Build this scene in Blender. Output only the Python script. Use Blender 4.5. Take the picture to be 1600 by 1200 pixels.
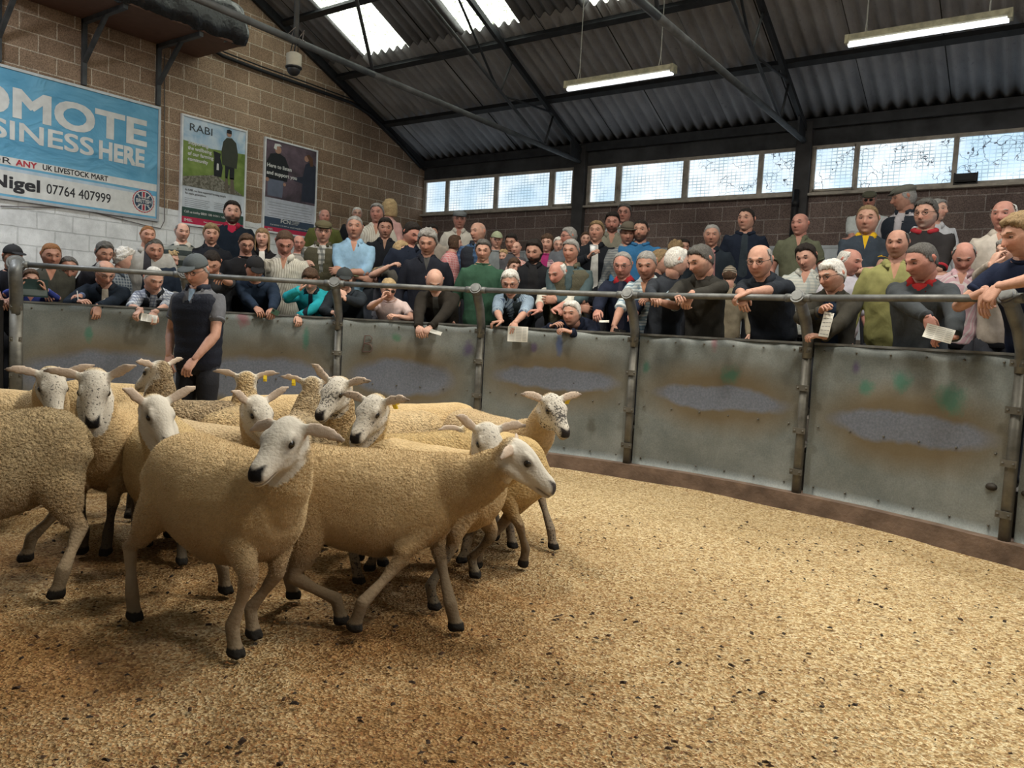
import bpy, math, random
import numpy as np
from mathutils import Vector, Matrix, noise
random.seed(7); rng=np.random.default_rng(7)
for o in list(bpy.data.objects): bpy.data.objects.remove(o)
SC=bpy.context.scene; COL=SC.collection
# ---------------------------------------------------------------- camera
FPX=1220.4; YAW,PIT,ROL=math.radians(35.595),math.radians(4.19),math.radians(3.025)
CAM=np.array([0,0,1.3])
FW=np.array([-math.sin(YAW)*math.cos(PIT),math.cos(YAW)*math.cos(PIT),-math.sin(PIT)])
_r0=np.array([math.cos(YAW),math.sin(YAW),0.]); _u0=np.cross(_r0,FW)
RT=_r0*math.cos(ROL)+_u0*math.sin(ROL); UP=-_r0*math.sin(ROL)+_u0*math.cos(ROL)
cd=bpy.data.cameras.new('camera'); co=bpy.data.objects.new('camera',cd); COL.objects.link(co)
cd.sensor_width=36; cd.lens=FPX/1600*36; cd.clip_end=200; cd.clip_start=.02
co.matrix_world=Matrix([[RT[0],UP[0],-FW[0],CAM[0]],[RT[1],UP[1],-FW[1],CAM[1]],[RT[2],UP[2],-FW[2],CAM[2]],[0,0,0,1]])
SC.camera=co
# ---------------------------------------------------------------- world, exposure
SC.view_settings.view_transform='Standard'; SC.view_settings.look='None'; SC.view_settings.gamma=1
SC.view_settings.use_curve_mapping=False
SC.view_settings.exposure=0.0
W=bpy.data.worlds.new('World'); SC.world=W; W.use_nodes=True
W.node_tree.nodes['Background'].inputs[0].default_value=(.62,.76,.95,1)
W.node_tree.nodes['Background'].inputs[1].default_value=1.0
SKY_EMIT=22.0; SKY2_EMIT=5.5; WIN_EMIT=1.05; TUBE_EMIT=1.6; ADDED_LAMP_W=175.
# ---------------------------------------------------------------- measured geometry of the place
XA,YB=-11.155,12.10            # gable wall plane, window wall plane
RC=np.array([-2.74,.62]); RR=5.70   # ring centre and radius
POSTS=[49,64,79,94.4,109.8,124.4,139,153.6]
def ray(x,y): return FW+RT*(x-800)/FPX-UP*(y-600)/FPX
def onX(x,y,X): d=ray(x,y); return d*(X/d[0])+CAM
def onY(x,y,Y): d=ray(x,y); return d*(Y/d[1])+CAM
def onZ(x,y,Z): d=ray(x,y); return d*((Z-1.3)/d[2])+CAM
def oncyl(x,y,R):
    d=ray(x,y); a=d[:2]@d[:2]; b=-RC@d[:2]; k=RC@RC-R*R
    t=(-b+math.sqrt(max(b*b-a*k,0)))/a; return d*t+CAM
def depth(x,y,D): return ray(x,y)*D+CAM
# ---------------------------------------------------------------- mesh builder
def nrm(v):
    v=np.asarray(v,float); n=np.linalg.norm(v); return v/n if n>1e-9 else v
class MB:
    def __init__(s): s.v=[];s.f=[];s.m=[];s.c=[];s.n=0
    def add(s,V,F,mat=0,col=(.8,.8,.8)):
        V=np.asarray(V,float); s.v.append(V); o=s.n
        s.f.extend([tuple(int(i)+o for i in f) for f in F]); s.m.extend([mat]*len(F))
        col=np.asarray(col,float); s.c.append(np.tile(col,(len(V),1)) if col.ndim==1 else col); s.n+=len(V); return s
    def box(s,a,b,mat=0,col=(.8,.8,.8),bev=0):
        x0,y0,z0=a;x1,y1,z1=b
        V=[(x0,y0,z0),(x1,y0,z0),(x1,y1,z0),(x0,y1,z0),(x0,y0,z1),(x1,y0,z1),(x1,y1,z1),(x0,y1,z1)]
        return s.add(V,[(0,3,2,1),(4,5,6,7),(0,1,5,4),(1,2,6,5),(2,3,7,6),(3,0,4,7)],mat,col)
    def obox(s,c,ax,ay,az,mat=0,col=(.8,.8,.8)):
        c,ax,ay,az=map(lambda q:np.asarray(q,float),(c,ax,ay,az))
        V=[c+i*ax+j*ay+k*az for k in(-1,1) for j in(-1,1) for i in(-1,1)]
        return s.add(V,[(0,2,3,1),(4,5,7,6),(0,1,5,4),(2,6,7,3),(0,4,6,2),(1,3,7,5)],mat,col)
    def loft(s,rings,mat=0,col=(.8,.8,.8),cap=True,closed=True):
        n=len(rings[0]); V=np.vstack(rings); F=[]
        for i in range(len(rings)-1):
            for j in range(n if closed else n-1):
                k=(j+1)%n; F.append((i*n+j,i*n+k,(i+1)*n+k,(i+1)*n+j))
        if cap and closed:
            F.append(tuple(range(n-1,-1,-1))); L=(len(rings)-1)*n; F.append(tuple(range(L,L+n)))
        return s.add(V,F,mat,col)
    def tube(s,P,R,n=10,mat=0,col=(.8,.8,.8),flat=None,ref=None,e=2.0,rnd=True):
        """P points, R radii or (ra,rb) pairs"""
        P=[np.asarray(p,float) for p in P]
        if not hasattr(R,'__len__'): R=[R]*len(P)
        R=[(r,r) if not hasattr(r,'__len__') else r for r in R]
        if rnd:   # rounded ends
            t0=nrm(P[0]-P[1]);t1=nrm(P[-1]-P[-2]); r0,r1=R[0],R[-1]
            a=max(r0)*.6;b=max(r1)*.6
            P=[P[0]+t0*a,P[0]+t0*a*.6]+P+[P[-1]+t1*b*.6,P[-1]+t1*b]
            R=[(r0[0]*.3,r0[1]*.3),(r0[0]*.8,r0[1]*.8)]+R+[(r1[0]*.8,r1[1]*.8),(r1[0]*.3,r1[1]*.3)]
        rings=[];a=None
        th=np.linspace(0,2*math.pi,n,endpoint=False)
        ct,st=np.cos(th),np.sin(th); ct=np.sign(ct)*abs(ct)**(2/e); st=np.sign(st)*abs(st)**(2/e)
        for i in range(len(P)):
            t=nrm((P[min(i+1,len(P)-1)]-P[max(i-1,0)]))
            if a is None:
                a=np.asarray(ref,float) if ref is not None else (np.array([0,0,1.]) if abs(t[2])<.9 else np.array([1.,0,0]))
            a=nrm(a-t*(a@t)); b=np.cross(t,a)
            rings.append(P[i]+np.outer(ct,a)*R[i][0]+np.outer(st,b)*R[i][1])
        return s.loft(rings,mat,col)
    def ell(s,c,r,M=None,n=16,m=10,mat=0,col=(.8,.8,.8),z0=-1,z1=1):
        ph=np.linspace(math.asin(z0),math.asin(z1),m); th=np.linspace(0,2*math.pi,n,endpoint=False)
        rings=[]
        for p in ph:
            q=np.c_[np.cos(th)*math.cos(p)*r[0],np.sin(th)*math.cos(p)*r[1],np.full(n,math.sin(p)*r[2])]
            if M is not None: q=q@np.asarray(M).T
            rings.append(q+np.asarray(c))
        return s.loft(rings,mat,col)
    def arrays(s): return np.vstack(s.v),s.f
    def mesh(s,name,mats,smooth=True,attrs=None):
        me=bpy.data.meshes.new(name); V=np.vstack(s.v)
        me.from_pydata(V.tolist(),[],s.f); 
        for m in mats: me.materials.append(m)
        me.polygons.foreach_set('material_index',np.array(s.m,dtype=np.int32))
        me.polygons.foreach_set('use_smooth',np.full(len(s.f),bool(smooth)))
        ca=me.color_attributes.new('Col','FLOAT_COLOR','POINT'); C=np.vstack(s.c); C=np.c_[C[:,:3],np.ones(len(C))]
        ca.data.foreach_set('color',C.astype(np.float32).ravel())
        for k,a in (attrs or {}).items():
            at=me.attributes.new(k,'FLOAT','POINT'); at.data.foreach_set('value',np.asarray(a,np.float32))
        me.update(); return me
def link(name,me,parent=None,M=None):
    o=bpy.data.objects.new(name,me); COL.objects.link(o)
    if parent is not None: o.parent=parent
    return o
def tag(o,label=None,cat=None,group=None,kind=None):
    if label:o['label']=label
    if cat:o['category']=cat
    if group:o['group']=group
    if kind:o['kind']=kind
    return o
def empty(name,loc,label,cat,group=None,rz=0):
    o=bpy.data.objects.new(name,None); COL.objects.link(o); o.location=tuple(float(a) for a in loc); o.rotation_euler=(0,0,rz); o.empty_display_size=.1
    return tag(o,label,cat,group)
# temp scene used only to evaluate modifiers and text
TS=bpy.data.scenes.new('tmp_eval')
def evaluate(ob):
    TS.collection.objects.link(ob); vl=TS.view_layers[0]; vl.update(); dg=vl.depsgraph
    ev=ob.evaluated_get(dg); me=ev.to_mesh()
    n=len(me.vertices); V=np.empty(n*3,np.float32); me.vertices.foreach_get('co',V)
    F=[tuple(p.vertices) for p in me.polygons]; ev.to_mesh_clear()
    TS.collection.objects.unlink(ob); return V.reshape(-1,3).astype(float),F
def remesh(mb,vox,sm=6,fac=.5):
    V,F=mb.arrays(); me=bpy.data.meshes.new('t'); me.from_pydata(V.tolist(),[],F)
    ob=bpy.data.objects.new('t',me)
    m=ob.modifiers.new('r','REMESH'); m.mode='VOXEL'; m.voxel_size=vox
    if sm:
        m=ob.modifiers.new('s','SMOOTH'); m.factor=fac; m.iterations=sm
    r=evaluate(ob); bpy.data.objects.remove(ob); bpy.data.meshes.remove(me); return r
def vnormals(V,F):
    q=np.array([f if len(f)==4 else (f[0],f[1],f[2],f[2]) for f in F]); 
    n=np.cross(V[q[:,2]]-V[q[:,0]],V[q[:,3]]-V[q[:,1]]); N=np.zeros_like(V)
    for k in range(4): np.add.at(N,q[:,k],n)
    return N/np.maximum(np.linalg.norm(N,axis=1,keepdims=True),1e-12),q
def sinnoise(P,f,seed=0,oct=3):
    """cheap smooth pseudo noise in -1..1"""
    r=np.random.default_rng(seed); out=np.zeros(len(P)); a=1;tot=0
    for o in range(oct):
        for k in range(4):
            d=nrm(r.normal(size=3)); out+=a*np.sin((P@d)*f*(1+.35*r.random())+r.random()*6.28+1.5*np.sin((P@nrm(r.normal(size=3)))*f*.8)); tot+=a*.7
        f*=2.1;a*=.55
    return out/tot*.9
# ---------------------------------------------------------------- materials
MATS={}
def newmat(name,rough=.7,metal=0,spec=.3):
    m=bpy.data.materials.new(name); m.use_nodes=True; nt=m.node_tree; b=nt.nodes['Principled BSDF']
    b.inputs['Roughness'].default_value=rough; b.inputs['Metallic'].default_value=metal; b.inputs['Specular IOR Level'].default_value=spec
    return m,nt,b
def nd(nt,t,**k):
    n=nt.nodes.new(t)
    for a,v in k.items():
        if a in n.inputs: n.inputs[a].default_value=v
        else: setattr(n,a,v)
    return n
def ramp(nt,src,stops):
    r=nt.nodes.new('ShaderNodeValToRGB'); e=r.color_ramp.elements
    while len(e)<len(stops): e.new(.5)
    for i,(p,c) in enumerate(stops): e[i].position=p; e[i].color=(*(c if hasattr(c,'__len__') else (c,c,c)),1)
    nt.links.new(src,r.inputs[0]); return r.outputs[0]
def mix(nt,fac,a,b,mode='MIX'):
    m=nt.nodes.new('ShaderNodeMix'); m.data_type='RGBA'; m.blend_type=mode
    for i,x in ((0,fac),(6,a),(7,b)):
        if isinstance(x,bpy.types.NodeSocket): nt.links.new(x,m.inputs[i])
        elif hasattr(x,'__len__'): m.inputs[i].default_value=(*x[:3],1)
        else: m.inputs[i].default_value=x if i==0 else (x,x,x,1)
    return m.outputs[2]
def math_(nt,op,a,b=None):
    m=nt.nodes.new('ShaderNodeMath'); m.operation=op
    for i,x in ((0,a),(1,b)):
        if x is None: continue
        if isinstance(x,bpy.types.NodeSocket): nt.links.new(x,m.inputs[i])
        else: m.inputs[i].default_value=x
    return m.outputs[0]
def noise_(nt,vec,scale,detail=4,rough=.55,dist=0):
    n=nd(nt,'ShaderNodeTexNoise',Scale=scale,Detail=detail,Roughness=rough,Distortion=dist)
    if vec is not None: nt.links.new(vec,n.inputs['Vector'])
    return n.outputs['Fac']
def bump(nt,b,h,dist=.01,strength=1.0):
    n=nd(nt,'ShaderNodeBump',Strength=strength,Distance=dist); nt.links.new(h,n.inputs['Height']); nt.links.new(n.outputs[0],b.inputs['Normal'])
def ocoord(nt,w='Object'): return nt.nodes.new('ShaderNodeTexCoord').outputs[w]
def attr(nt,name,out='Color'):
    a=nt.nodes.new('ShaderNodeAttribute'); a.attribute_name=name; return a.outputs[out]
def scalev(nt,v,s):
    m=nt.nodes.new('ShaderNodeMapping'); m.inputs['Scale'].default_value=s; nt.links.new(v,m.inputs[0]); return m.outputs[0]
def plain(name,col,rough=.7,metal=0,var=.12,sc=8,bmp=0,bsc=60,spec=.3):
    key=(name,tuple(np.round(col,3)),rough,metal)
    if key in MATS: return MATS[key]
    m,nt,b=newmat(name,rough,metal,spec); v=ocoord(nt); n=noise_(nt,v,sc)
    c=mix(nt,ramp(nt,n,[(.3,0),(.7,1)]),[x*(1-var) for x in col],[min(1,x*(1+var)) for x in col]); nt.links.new(c,b.inputs['Base Color'])
    if bmp: bump(nt,b,noise_(nt,v,bsc),bmp)
    MATS[key]=m; return m
def emis(name,col,st,rough=.4):
    m,nt,b=newmat(name,rough); b.inputs['Base Color'].default_value=(*col,1); b.inputs['Emission Color'].default_value=(*col,1); b.inputs['Emission Strength'].default_value=st
    return m
def colmat(name,rough=.6,bmp=.0,bsc=80,spec=.3,var=.1,sc=30):
    if name in MATS: return MATS[name]
    m,nt,b=newmat(name,rough,0,spec); v=ocoord(nt); n=noise_(nt,v,sc)
    c=mix(nt,1.0,attr(nt,'Col'),ramp(nt,n,[(.3,1-var),(.7,1)]),'MULTIPLY'); nt.links.new(c,b.inputs['Base Color'])
    if bmp: bump(nt,b,noise_(nt,v,bsc),bmp)
    MATS[name]=m; return m
def blockmat(name,ucoord,white_z,c1,c2,mortar,white=(.74,.77,.80)):
    """concrete blocks; ucoord 0:x 1:y is the horizontal axis of the wall"""
    m,nt,b=newmat(name,.9,0,.15); v=ocoord(nt)
    sp=nt.nodes.new('ShaderNodeSeparateXYZ'); nt.links.new(v,sp.inputs[0])
    cb=nt.nodes.new('ShaderNodeCombineXYZ'); nt.links.new(sp.outputs[ucoord],cb.inputs[0]); nt.links.new(sp.outputs[2],cb.inputs[1])
    # wobble
    br=nd(nt,'ShaderNodeTexBrick',Scale=1.0); br.inputs['Brick Width'].default_value=.45; br.inputs['Row Height'].default_value=.225
    br.inputs['Mortar Size'].default_value=.009; br.inputs['Mortar Smooth'].default_value=.3; br.inputs['Bias'].default_value=0
    wob=nd(nt,'ShaderNodeTexNoise',Scale=9.,Detail=3.); nt.links.new(v,wob.inputs['Vector'])
    sc=nt.nodes.new('ShaderNodeVectorMath'); sc.operation='SCALE'; nt.links.new(wob.outputs['Color'],sc.inputs[0]); sc.inputs['Scale'].default_value=.012
    ad=nt.nodes.new('ShaderNodeVectorMath'); nt.links.new(cb.outputs[0],ad.inputs[0]); nt.links.new(sc.outputs[0],ad.inputs[1])
    nt.links.new(ad.outputs[0],br.inputs['Vector'])
    br.inputs['Color1'].default_value=(*c1,1); br.inputs['Color2'].default_value=(*c2,1); br.inputs['Mortar'].default_value=(*mortar,1)
    fine=noise_(nt,v,75,3,.7); big=noise_(nt,v,1.3,4)
    col=mix(nt,1.0,br.outputs['Color'],ramp(nt,fine,[(.3,.45),(.7,1.35)]),'MULTIPLY')
    col=mix(nt,1.0,col,ramp(nt,big,[(.3,.75),(.7,1.2)]),'MULTIPLY')
    # lime runs
    st=noise_(nt,scalev(nt,v,(6,6,1.2)),1.2,5,.7); col=mix(nt,ramp(nt,st,[(.62,0),(.75,.45)]),col,mortar)
    # painted lower band
    z=math_(nt,'ADD',sp.outputs[2],math_(nt,'MULTIPLY',math_(nt,'SUBTRACT',noise_(nt,v,5),.5),.05))
    fac=math_(nt,'LESS_THAN',z,white_z)
    wcol=mix(nt,1.0,white,ramp(nt,noise_(nt,v,3,5,.7),[(.35,.72),(.65,1.0)]),'MULTIPLY')
    wcol=mix(nt,1.0,wcol,ramp(nt,br.outputs['Fac'],[(0,1),(1,.82)]),'MULTIPLY')
    wcol=mix(nt,ramp(nt,noise_(nt,v,22,4,.7),[(.66,0),(.72,.5)]),wcol,(.35,.33,.32))
    nt.links.new(mix(nt,fac,col,wcol),b.inputs['Base Color'])
    hgt=math_(nt,'ADD',math_(nt,'MULTIPLY',br.outputs['Fac'],-1.0),math_(nt,'MULTIPLY',fine,.6))
    bump(nt,b,hgt,.012,.8); return m
# ================================================================ SETTING
M_steel=plain('dark_painted_steel',(.035,.037,.042),.55,.2,.3,5)
M_tie=plain('weathered_grey_steel_tube',(.075,.078,.082),.6,.2,.35,6)
M_galv=plain('galvanised_rail',(.15,.155,.155),.5,.4,.3,10,.001,40)
M_post=plain('dirty_galvanised_post',(.13,.125,.11),.5,.45,.4,9,.001,40)
M_cream=plain('old_cream_window_paint',(.42,.38,.33),.7,0,.25,10)
M_white=plain('white_plastic',(.75,.76,.78),.45)
M_black=plain('black_rubber_plastic',(.012,.012,.014),.5)
M_conc=plain('concrete',(.17,.15,.13),.9,0,.3,5,.004,50)
WA=blockmat('block_wall_left',1,2.79,(.30,.20,.135),(.42,.295,.205),(.66,.56,.44),(.86,.87,.88))
WB=blockmat('block_wall_window',0,2.74,(.165,.122,.112),(.225,.168,.150),(.36,.31,.29),(.56,.60,.64))
X1,Y0=5.5,-6.0; YR=(YB+Y0)/2; Z_EAVE=4.56; SL=.449
def roofz(y): return Z_EAVE+SL*((YB-y) if y>YR else (y-Y0))
ZR=roofz(YR)
def structure(name,mb,mats,smooth=False):
    o=link(name,mb.mesh(name,mats,smooth)); o['kind']='structure'; return o
mb=MB() # left gable wall (pentagon prism)
P=[(Y0,0),(YB+.3,0),(YB+.3,Z_EAVE-.1),(YR,ZR),(Y0,Z_EAVE)]
mb.add([(XA,y,z) for y,z in P]+[(XA-.22,y,z) for y,z in P],[(0,1,2,3,4),(9,8,7,6,5)]+[(i,i+5,(i+1)%5+5,(i+1)%5) for i in range(5)])
structure('wall_left',mb,[WA])
mb=MB(); mb.add([(X1,y,z) for y,z in P]+[(X1+.22,y,z) for y,z in P],[(4,3,2,1,0),(5,6,7,8,9)]+[(i,(i+1)%5,(i+1)%5+5,i+5) for i in range(5)])
structure('wall_right',mb,[WA])
mb=MB(); mb.box((XA,Y0-.22,0),(X1,Y0,Z_EAVE)); structure('wall_front',mb,[WB])
ZS,ZT=3.50,4.20
mb=MB(); mb.box((XA,YB,0),(X1,YB+.22,ZS)); mb.box((XA,YB,ZT),(X1,YB+.22,Z_EAVE+.02),1)
structure('wall_back',mb,[WB,plain('dark_lintel_beam',(.055,.057,.062),.8,0,.4,3)])
# concrete piers between the windows
for i,x in enumerate((-7.38,-3.52,.34,4.2)):
    mb=MB(); mb.box((x-.11,YB-.10,1.0),(x+.11,YB+.2,Z_EAVE-.02)); structure('trim_%d'%(i+1),mb,[plain('dark_concrete_pier',(.06,.058,.06),.85,0,.3,4)])
# windows: frames and wired glass panes
def glassmat():
    m,nt,b=newmat('wired_frosted_glass',.25); v=ocoord(nt)
    big=noise_(nt,v,1.1,2); base=ramp(nt,big,[(.35,(.50,.70,.88)),(.62,(.86,.93,.98))])
    sp=nt.nodes.new('ShaderNodeSeparateXYZ'); nt.links.new(v,sp.inputs[0])
    def lines(o,f,w):
        fr=math_(nt,'FRACT',math_(nt,'MULTIPLY',o,f)); return math_(nt,'LESS_THAN',fr,w)
    g=math_(nt,'MAXIMUM',lines(sp.outputs[0],14,.16),lines(sp.outputs[2],20,.26))
    patch=ramp(nt,noise_(nt,v,3.2,2),[(.4,.25),(.6,.9)])
    c=mix(nt,math_(nt,'MULTIPLY',g,patch),base,(.26,.36,.42))
    vo=nd(nt,'ShaderNodeTexVoronoi',Scale=5.5,feature='DISTANCE_TO_EDGE')
    wv=nd(nt,'ShaderNodeTexNoise',Scale=7.); nt.links.new(v,wv.inputs['Vector'])
    vm=nt.nodes.new('ShaderNodeVectorMath'); vm.operation='MULTIPLY_ADD'; nt.links.new(wv.outputs['Color'],vm.inputs[0]); vm.inputs[1].default_value=(.22,.22,.22); nt.links.new(v,vm.inputs[2]); nt.links.new(vm.outputs[0],vo.inputs['Vector'])
    crk=ramp(nt,vo.outputs['Distance'],[(.010,1),(.024,0)]); rgt=ramp(nt,math_(nt,'MULTIPLY',math_(nt,'ADD',sp.outputs[0],math_(nt,'MULTIPLY',noise_(nt,v,.9,1),2.)),.2),[(0,0),(1,0)])
    msk=math_(nt,'GREATER_THAN',sp.outputs[0],-5.2); n2=ramp(nt,noise_(nt,v,2.4,3),[(.44,0),(.52,1)])
    cf=math_(nt,'MULTIPLY',math_(nt,'MULTIPLY',crk,msk),n2); c=mix(nt,cf,c,(.06,.07,.09))
    nt.links.new(c,b.inputs['Base Color']); nt.links.new(c,b.inputs['Emission Color']); b.inputs['Emission Strength'].default_value=WIN_EMIT
    return m
M_glass=glassmat()
G=[[(-11.08,-10.56),(-10.47,-9.33),(-9.23,-8.06),(-7.94,-7.54)],[(-7.19,-6.66),(-6.58,-5.45),(-5.35,-4.21),(-4.13,-3.66)],
   [(-3.36,-2.80),(-2.75,-1.56),(-1.50,-.35),(-.27,.18)],[(.5,1.0),(1.07,2.2),(2.28,3.4),(3.48,4.05)]]
for i,g in enumerate(G):
    mb=MB(); xs=[XA+.01]+[] ; edges=[g[0][0]-.07]; 
    a0,a1=g[0][0]-.07,g[-1][1]+.07
    mb.box((a0,YB-.01,ZS-.0),(a1,YB+.07,ZS+.05)); mb.box((a0,YB-.01,ZT-.05),(a1,YB+.07,ZT))
    mb.box((a0,YB-.01,ZS+.05),(g[0][0],YB+.07,ZT-.05)); mb.box((g[-1][1],YB-.01,ZS+.05),(a1,YB+.07,ZT-.05))
    for p,q in zip(g[:-1],g[1:]): mb.box((p[1],YB-.01,ZS+.05),(q[0],YB+.07,ZT-.05))
    f=structure('window_%d'%(i+1),mb,[M_cream])
    for p in g:
        m2=MB(); m2.box((p[0]-.005,YB+.03,ZS+.045),(p[1]+.005,YB+.04,ZT-.045)); link('window_pane',m2.mesh('window_pane',[M_glass],False),f)
    m3=MB(); m3.box((a0-.02,YB-.09,ZS-.035),(a1+.02,YB-.0,ZS)); link('window_sill',m3.mesh('window_sill',[M_cream],False),f)
    # opening light casement on the end pane
    if i<3:
        p=g[-1] if i==0 else g[0]; m4=MB()
        for a,b in (((p[0]-.02,YB-.035,ZS+.03),(p[0]+.015,YB-.01,ZT-.03)),((p[1]-.015,YB-.035,ZS+.03),(p[1]+.02,YB-.01,ZT-.03)),((p[0],YB-.035,ZS+.03),(p[1],YB-.01,ZS+.06)),((p[0],YB-.035,ZT-.06),(p[1],YB-.01,ZT-.03))): m4.box(a,b)
        link('casement',m4.mesh('casement',[M_cream],False),f)
# daylight is emitted by the window panes above and the skylight sheets below
def sheetmat():
    m,nt,b=newmat('fibre_cement_roof_sheet',.85,0,.2); v=ocoord(nt)
    c=ramp(nt,noise_(nt,scalev(nt,v,(1,.35,1)),2.2,6,.65),[(.3,(.25,.245,.255)),(.7,(.44,.435,.455))])
    c=mix(nt,ramp(nt,noise_(nt,v,14,3,.7),[(.62,0),(.8,.5)]),c,(.05,.05,.052))
    sp=nt.nodes.new('ShaderNodeSeparateXYZ'); nt.links.new(v,sp.inputs[0])
    fr=math_(nt,'FRACT',math_(nt,'MULTIPLY',math_(nt,'ADD',sp.outputs[0],20),1/1.02)); c=mix(nt,math_(nt,'LESS_THAN',fr,.012),c,(.02,.02,.02))
    nt.links.new(c,b.inputs['Base Color']); bump(nt,b,noise_(nt,v,60),.004); return m
M_sheet=sheetmat()
def skymat(em,nm):
    m,nt,b=newmat(nm,.6); v=ocoord(nt)
    c=ramp(nt,noise_(nt,v,26,5,.75),[(.40,(.028,.030,.022)),(.50,(.10,.11,.09)),(.62,(.30,.31,.29))])
    nt.links.new(c,b.inputs['Base Color']); nt.links.new(c,b.inputs['Emission Color']); b.inputs['Emission Strength'].default_value=em; return m
M_sky=skymat(SKY_EMIT,'translucent_skylight_sheet'); M_sky2=skymat(SKY2_EMIT,'dimmed_skylight_sheet')  # front slope sheets are the same, only dimmed to cut frontal fill light
PITCH=.182
SKYX=[(-10.24,-9.20),(-8.04,-7.0),(-5.82,-4.8),(-3.6,-2.58),(-1.4,-.38),(.8,1.82),(3.0,4.02)]
SY0,SY1=9.66,6.30
def corr(mb,x0,x1,ya,yb_,dz=0,th=0):
    n=max(2,int(round((x1-x0)/(PITCH/8)))); xs=np.linspace(x0,x1,n+1); h=.038*np.cos((xs)/PITCH*2*math.pi)
    def row(y,d=0): return np.c_[xs,np.full(n+1,y),roofz(y)+h+dz+d]
    V=np.vstack([row(ya),row(yb_),row(yb_,.008),row(ya,.008)]); F=[]
    for i in range(n):
        for a,b in ((0,1),(1,2),(2,3),(3,0)): F.append((a*(n+1)+i,a*(n+1)+i+1,b*(n+1)+i+1,b*(n+1)+i))
    mb.add(V,F)
mb=MB(); corr(mb,XA-.1,X1,YB+.1,SY0-.18,.03); corr(mb,XA-.1,X1,SY1+.1,YR,.055)
e=[XA-.1]+[a for s_ in SKYX for a in s_]+[X1]
for i in range(0,len(e),2): corr(mb,e[i],e[i+1],SY0,SY1,.045)
mirr=2*YR
corr(mb,XA-.1,X1,Y0-.1,mirr-SY0,.03); corr(mb,XA-.1,X1,mirr-SY1,YR,.03)
for i in range(0,len(e),2): corr(mb,e[i],e[i+1],mirr-SY0,mirr-SY1,.045)
structure('ceiling',mb,[M_sheet],True)
for s_ in SKYX:
    for k in (0,1):
        a,b=(SY0,SY1) if k==0 else (mirr-SY0,mirr-SY1)
        mb=MB(); corr(mb,s_[0],s_[1],a,b,.045); o=link('skylight',mb.mesh('skylight',[M_sky if k==0 else M_sky2],True)); 
        tag(o,None,None,'translucent skylight sheets in the roof','structure')
# ------------------------------------------------ roof steel
def beam(mb,a,b,w,h,up=(0,0,1)):
    a,b=np.array(a,float),np.array(b,float); t=nrm(b-a); u=nrm(np.array(up,float)-t*(np.array(up)@t)); s_=np.cross(t,u)
    mb.obox((a+b)/2,(b-a)/2,s_*w/2,u*h/2)
nrf=nrm((0,SL,1))
plab=['angle steel purlin nearest above the back windows','second steel purlin up the back roof slope','third steel purlin up the back roof slope, crossing below the skylights','fourth steel purlin high up the back roof slope']
for i,y in enumerate([10.88,9.68,8.47,7.2,5.9,4.6]+[mirr-q for q in (10.88,9.68,8.47,7.2,5.9)]):
    mb=MB(); z=roofz(y)-.06; beam(mb,(XA,y,z),(X1,y,z),.05,.10,nrf if y>YR else (0,-SL,1)); beam(mb,(XA,y-.03,z-.045),(X1,y-.03,z-.045),.10,.012,nrf if y>YR else (0,-SL,1))
    o=link('purlin',mb.mesh('purlin',[M_steel],False)); o['kind']='structure'
mb=MB(); beam(mb,(XA,YB-.06,Z_EAVE-.05),(X1,YB-.06,Z_EAVE-.05),.06,.14); o=link('eaves_beam',mb.mesh('eaves_beam',[M_steel],False)); o['kind']='structure'
mb=MB(); beam(mb,(XA+.03,YB,Z_EAVE-.10),(XA+.03,YR,ZR-.10),.07,.14,nrf); o=link('gable_rafter',mb.mesh('gable_rafter',[M_steel],False)); o['kind']='structure'
def truss(X,label):
    r=empty('roof_truss',(X,YB,4.27),label,'roof truss','steel roof trusses'); 
    def part(name,segs,mat,rad=.03,tub=True):
        mb=MB()
        for a,b in segs:
            A=(0,a[0]-YB,a[1]-4.27);B=(0,b[0]-YB,b[1]-4.27)
            if tub: mb.tube([A,B],rad,8,rnd=False)
            else: beam(mb,A,B,rad*1.6,rad*2)
        link(name,mb.mesh(name,[mat],tub),r)
    part('bottom_tie',[((12.05,4.27),(7,4.34)),((7,4.34),(YR,4.42)),((YR,4.42),(mirr-7,4.34)),((mirr-7,4.34),(mirr-12.05,4.27))],M_tie,.042)
    part('rafter',[((12.03,4.44),(YR,4.44+SL*(12.03-YR))),((mirr-12.03,4.44),(YR,4.44+SL*(12.03-YR)))],M_steel,.04,False)
    for s in (1,-1):
        q=lambda y:y if s==1 else mirr-y
        part('inner_chord',[((q(10.87),4.30),(q(6.2),6.28))],M_tie,.024)
        part('web_strut',[((q(9.62),4.86),(q(9.90),5.42))],M_tie,.018)
        part('web_strut',[((q(9.75),4.80),(q(11.09),4.88))],M_steel,.018)
        part('web_strut',[((q(10.88),4.34),(q(11.09),4.86))],M_steel,.018)
        part('web_strut',[((q(9.52),4.86),(q(8.25),6.1))],M_steel,.018)
        part('web_strut',[((q(5.8),4.36),(q(5.8),7.2))],M_tie,.03)
        part('web_strut',[((q(7.0),4.34),(q(6.2),6.28))],M_steel,.022)
    mb=MB(); mb.box((-.015,-.42,-.03),(.015,-.0,.28)); link('gusset_plate',mb.mesh('gusset_plate',[M_steel],False),r)
truss(-7.38,'grey tubular roof truss meeting the left of the two window piers')
truss(-3.52,'grey tubular roof truss meeting the pier right of the middle windows')
truss(.34,'grey tubular roof truss off to the right of the others')
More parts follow.
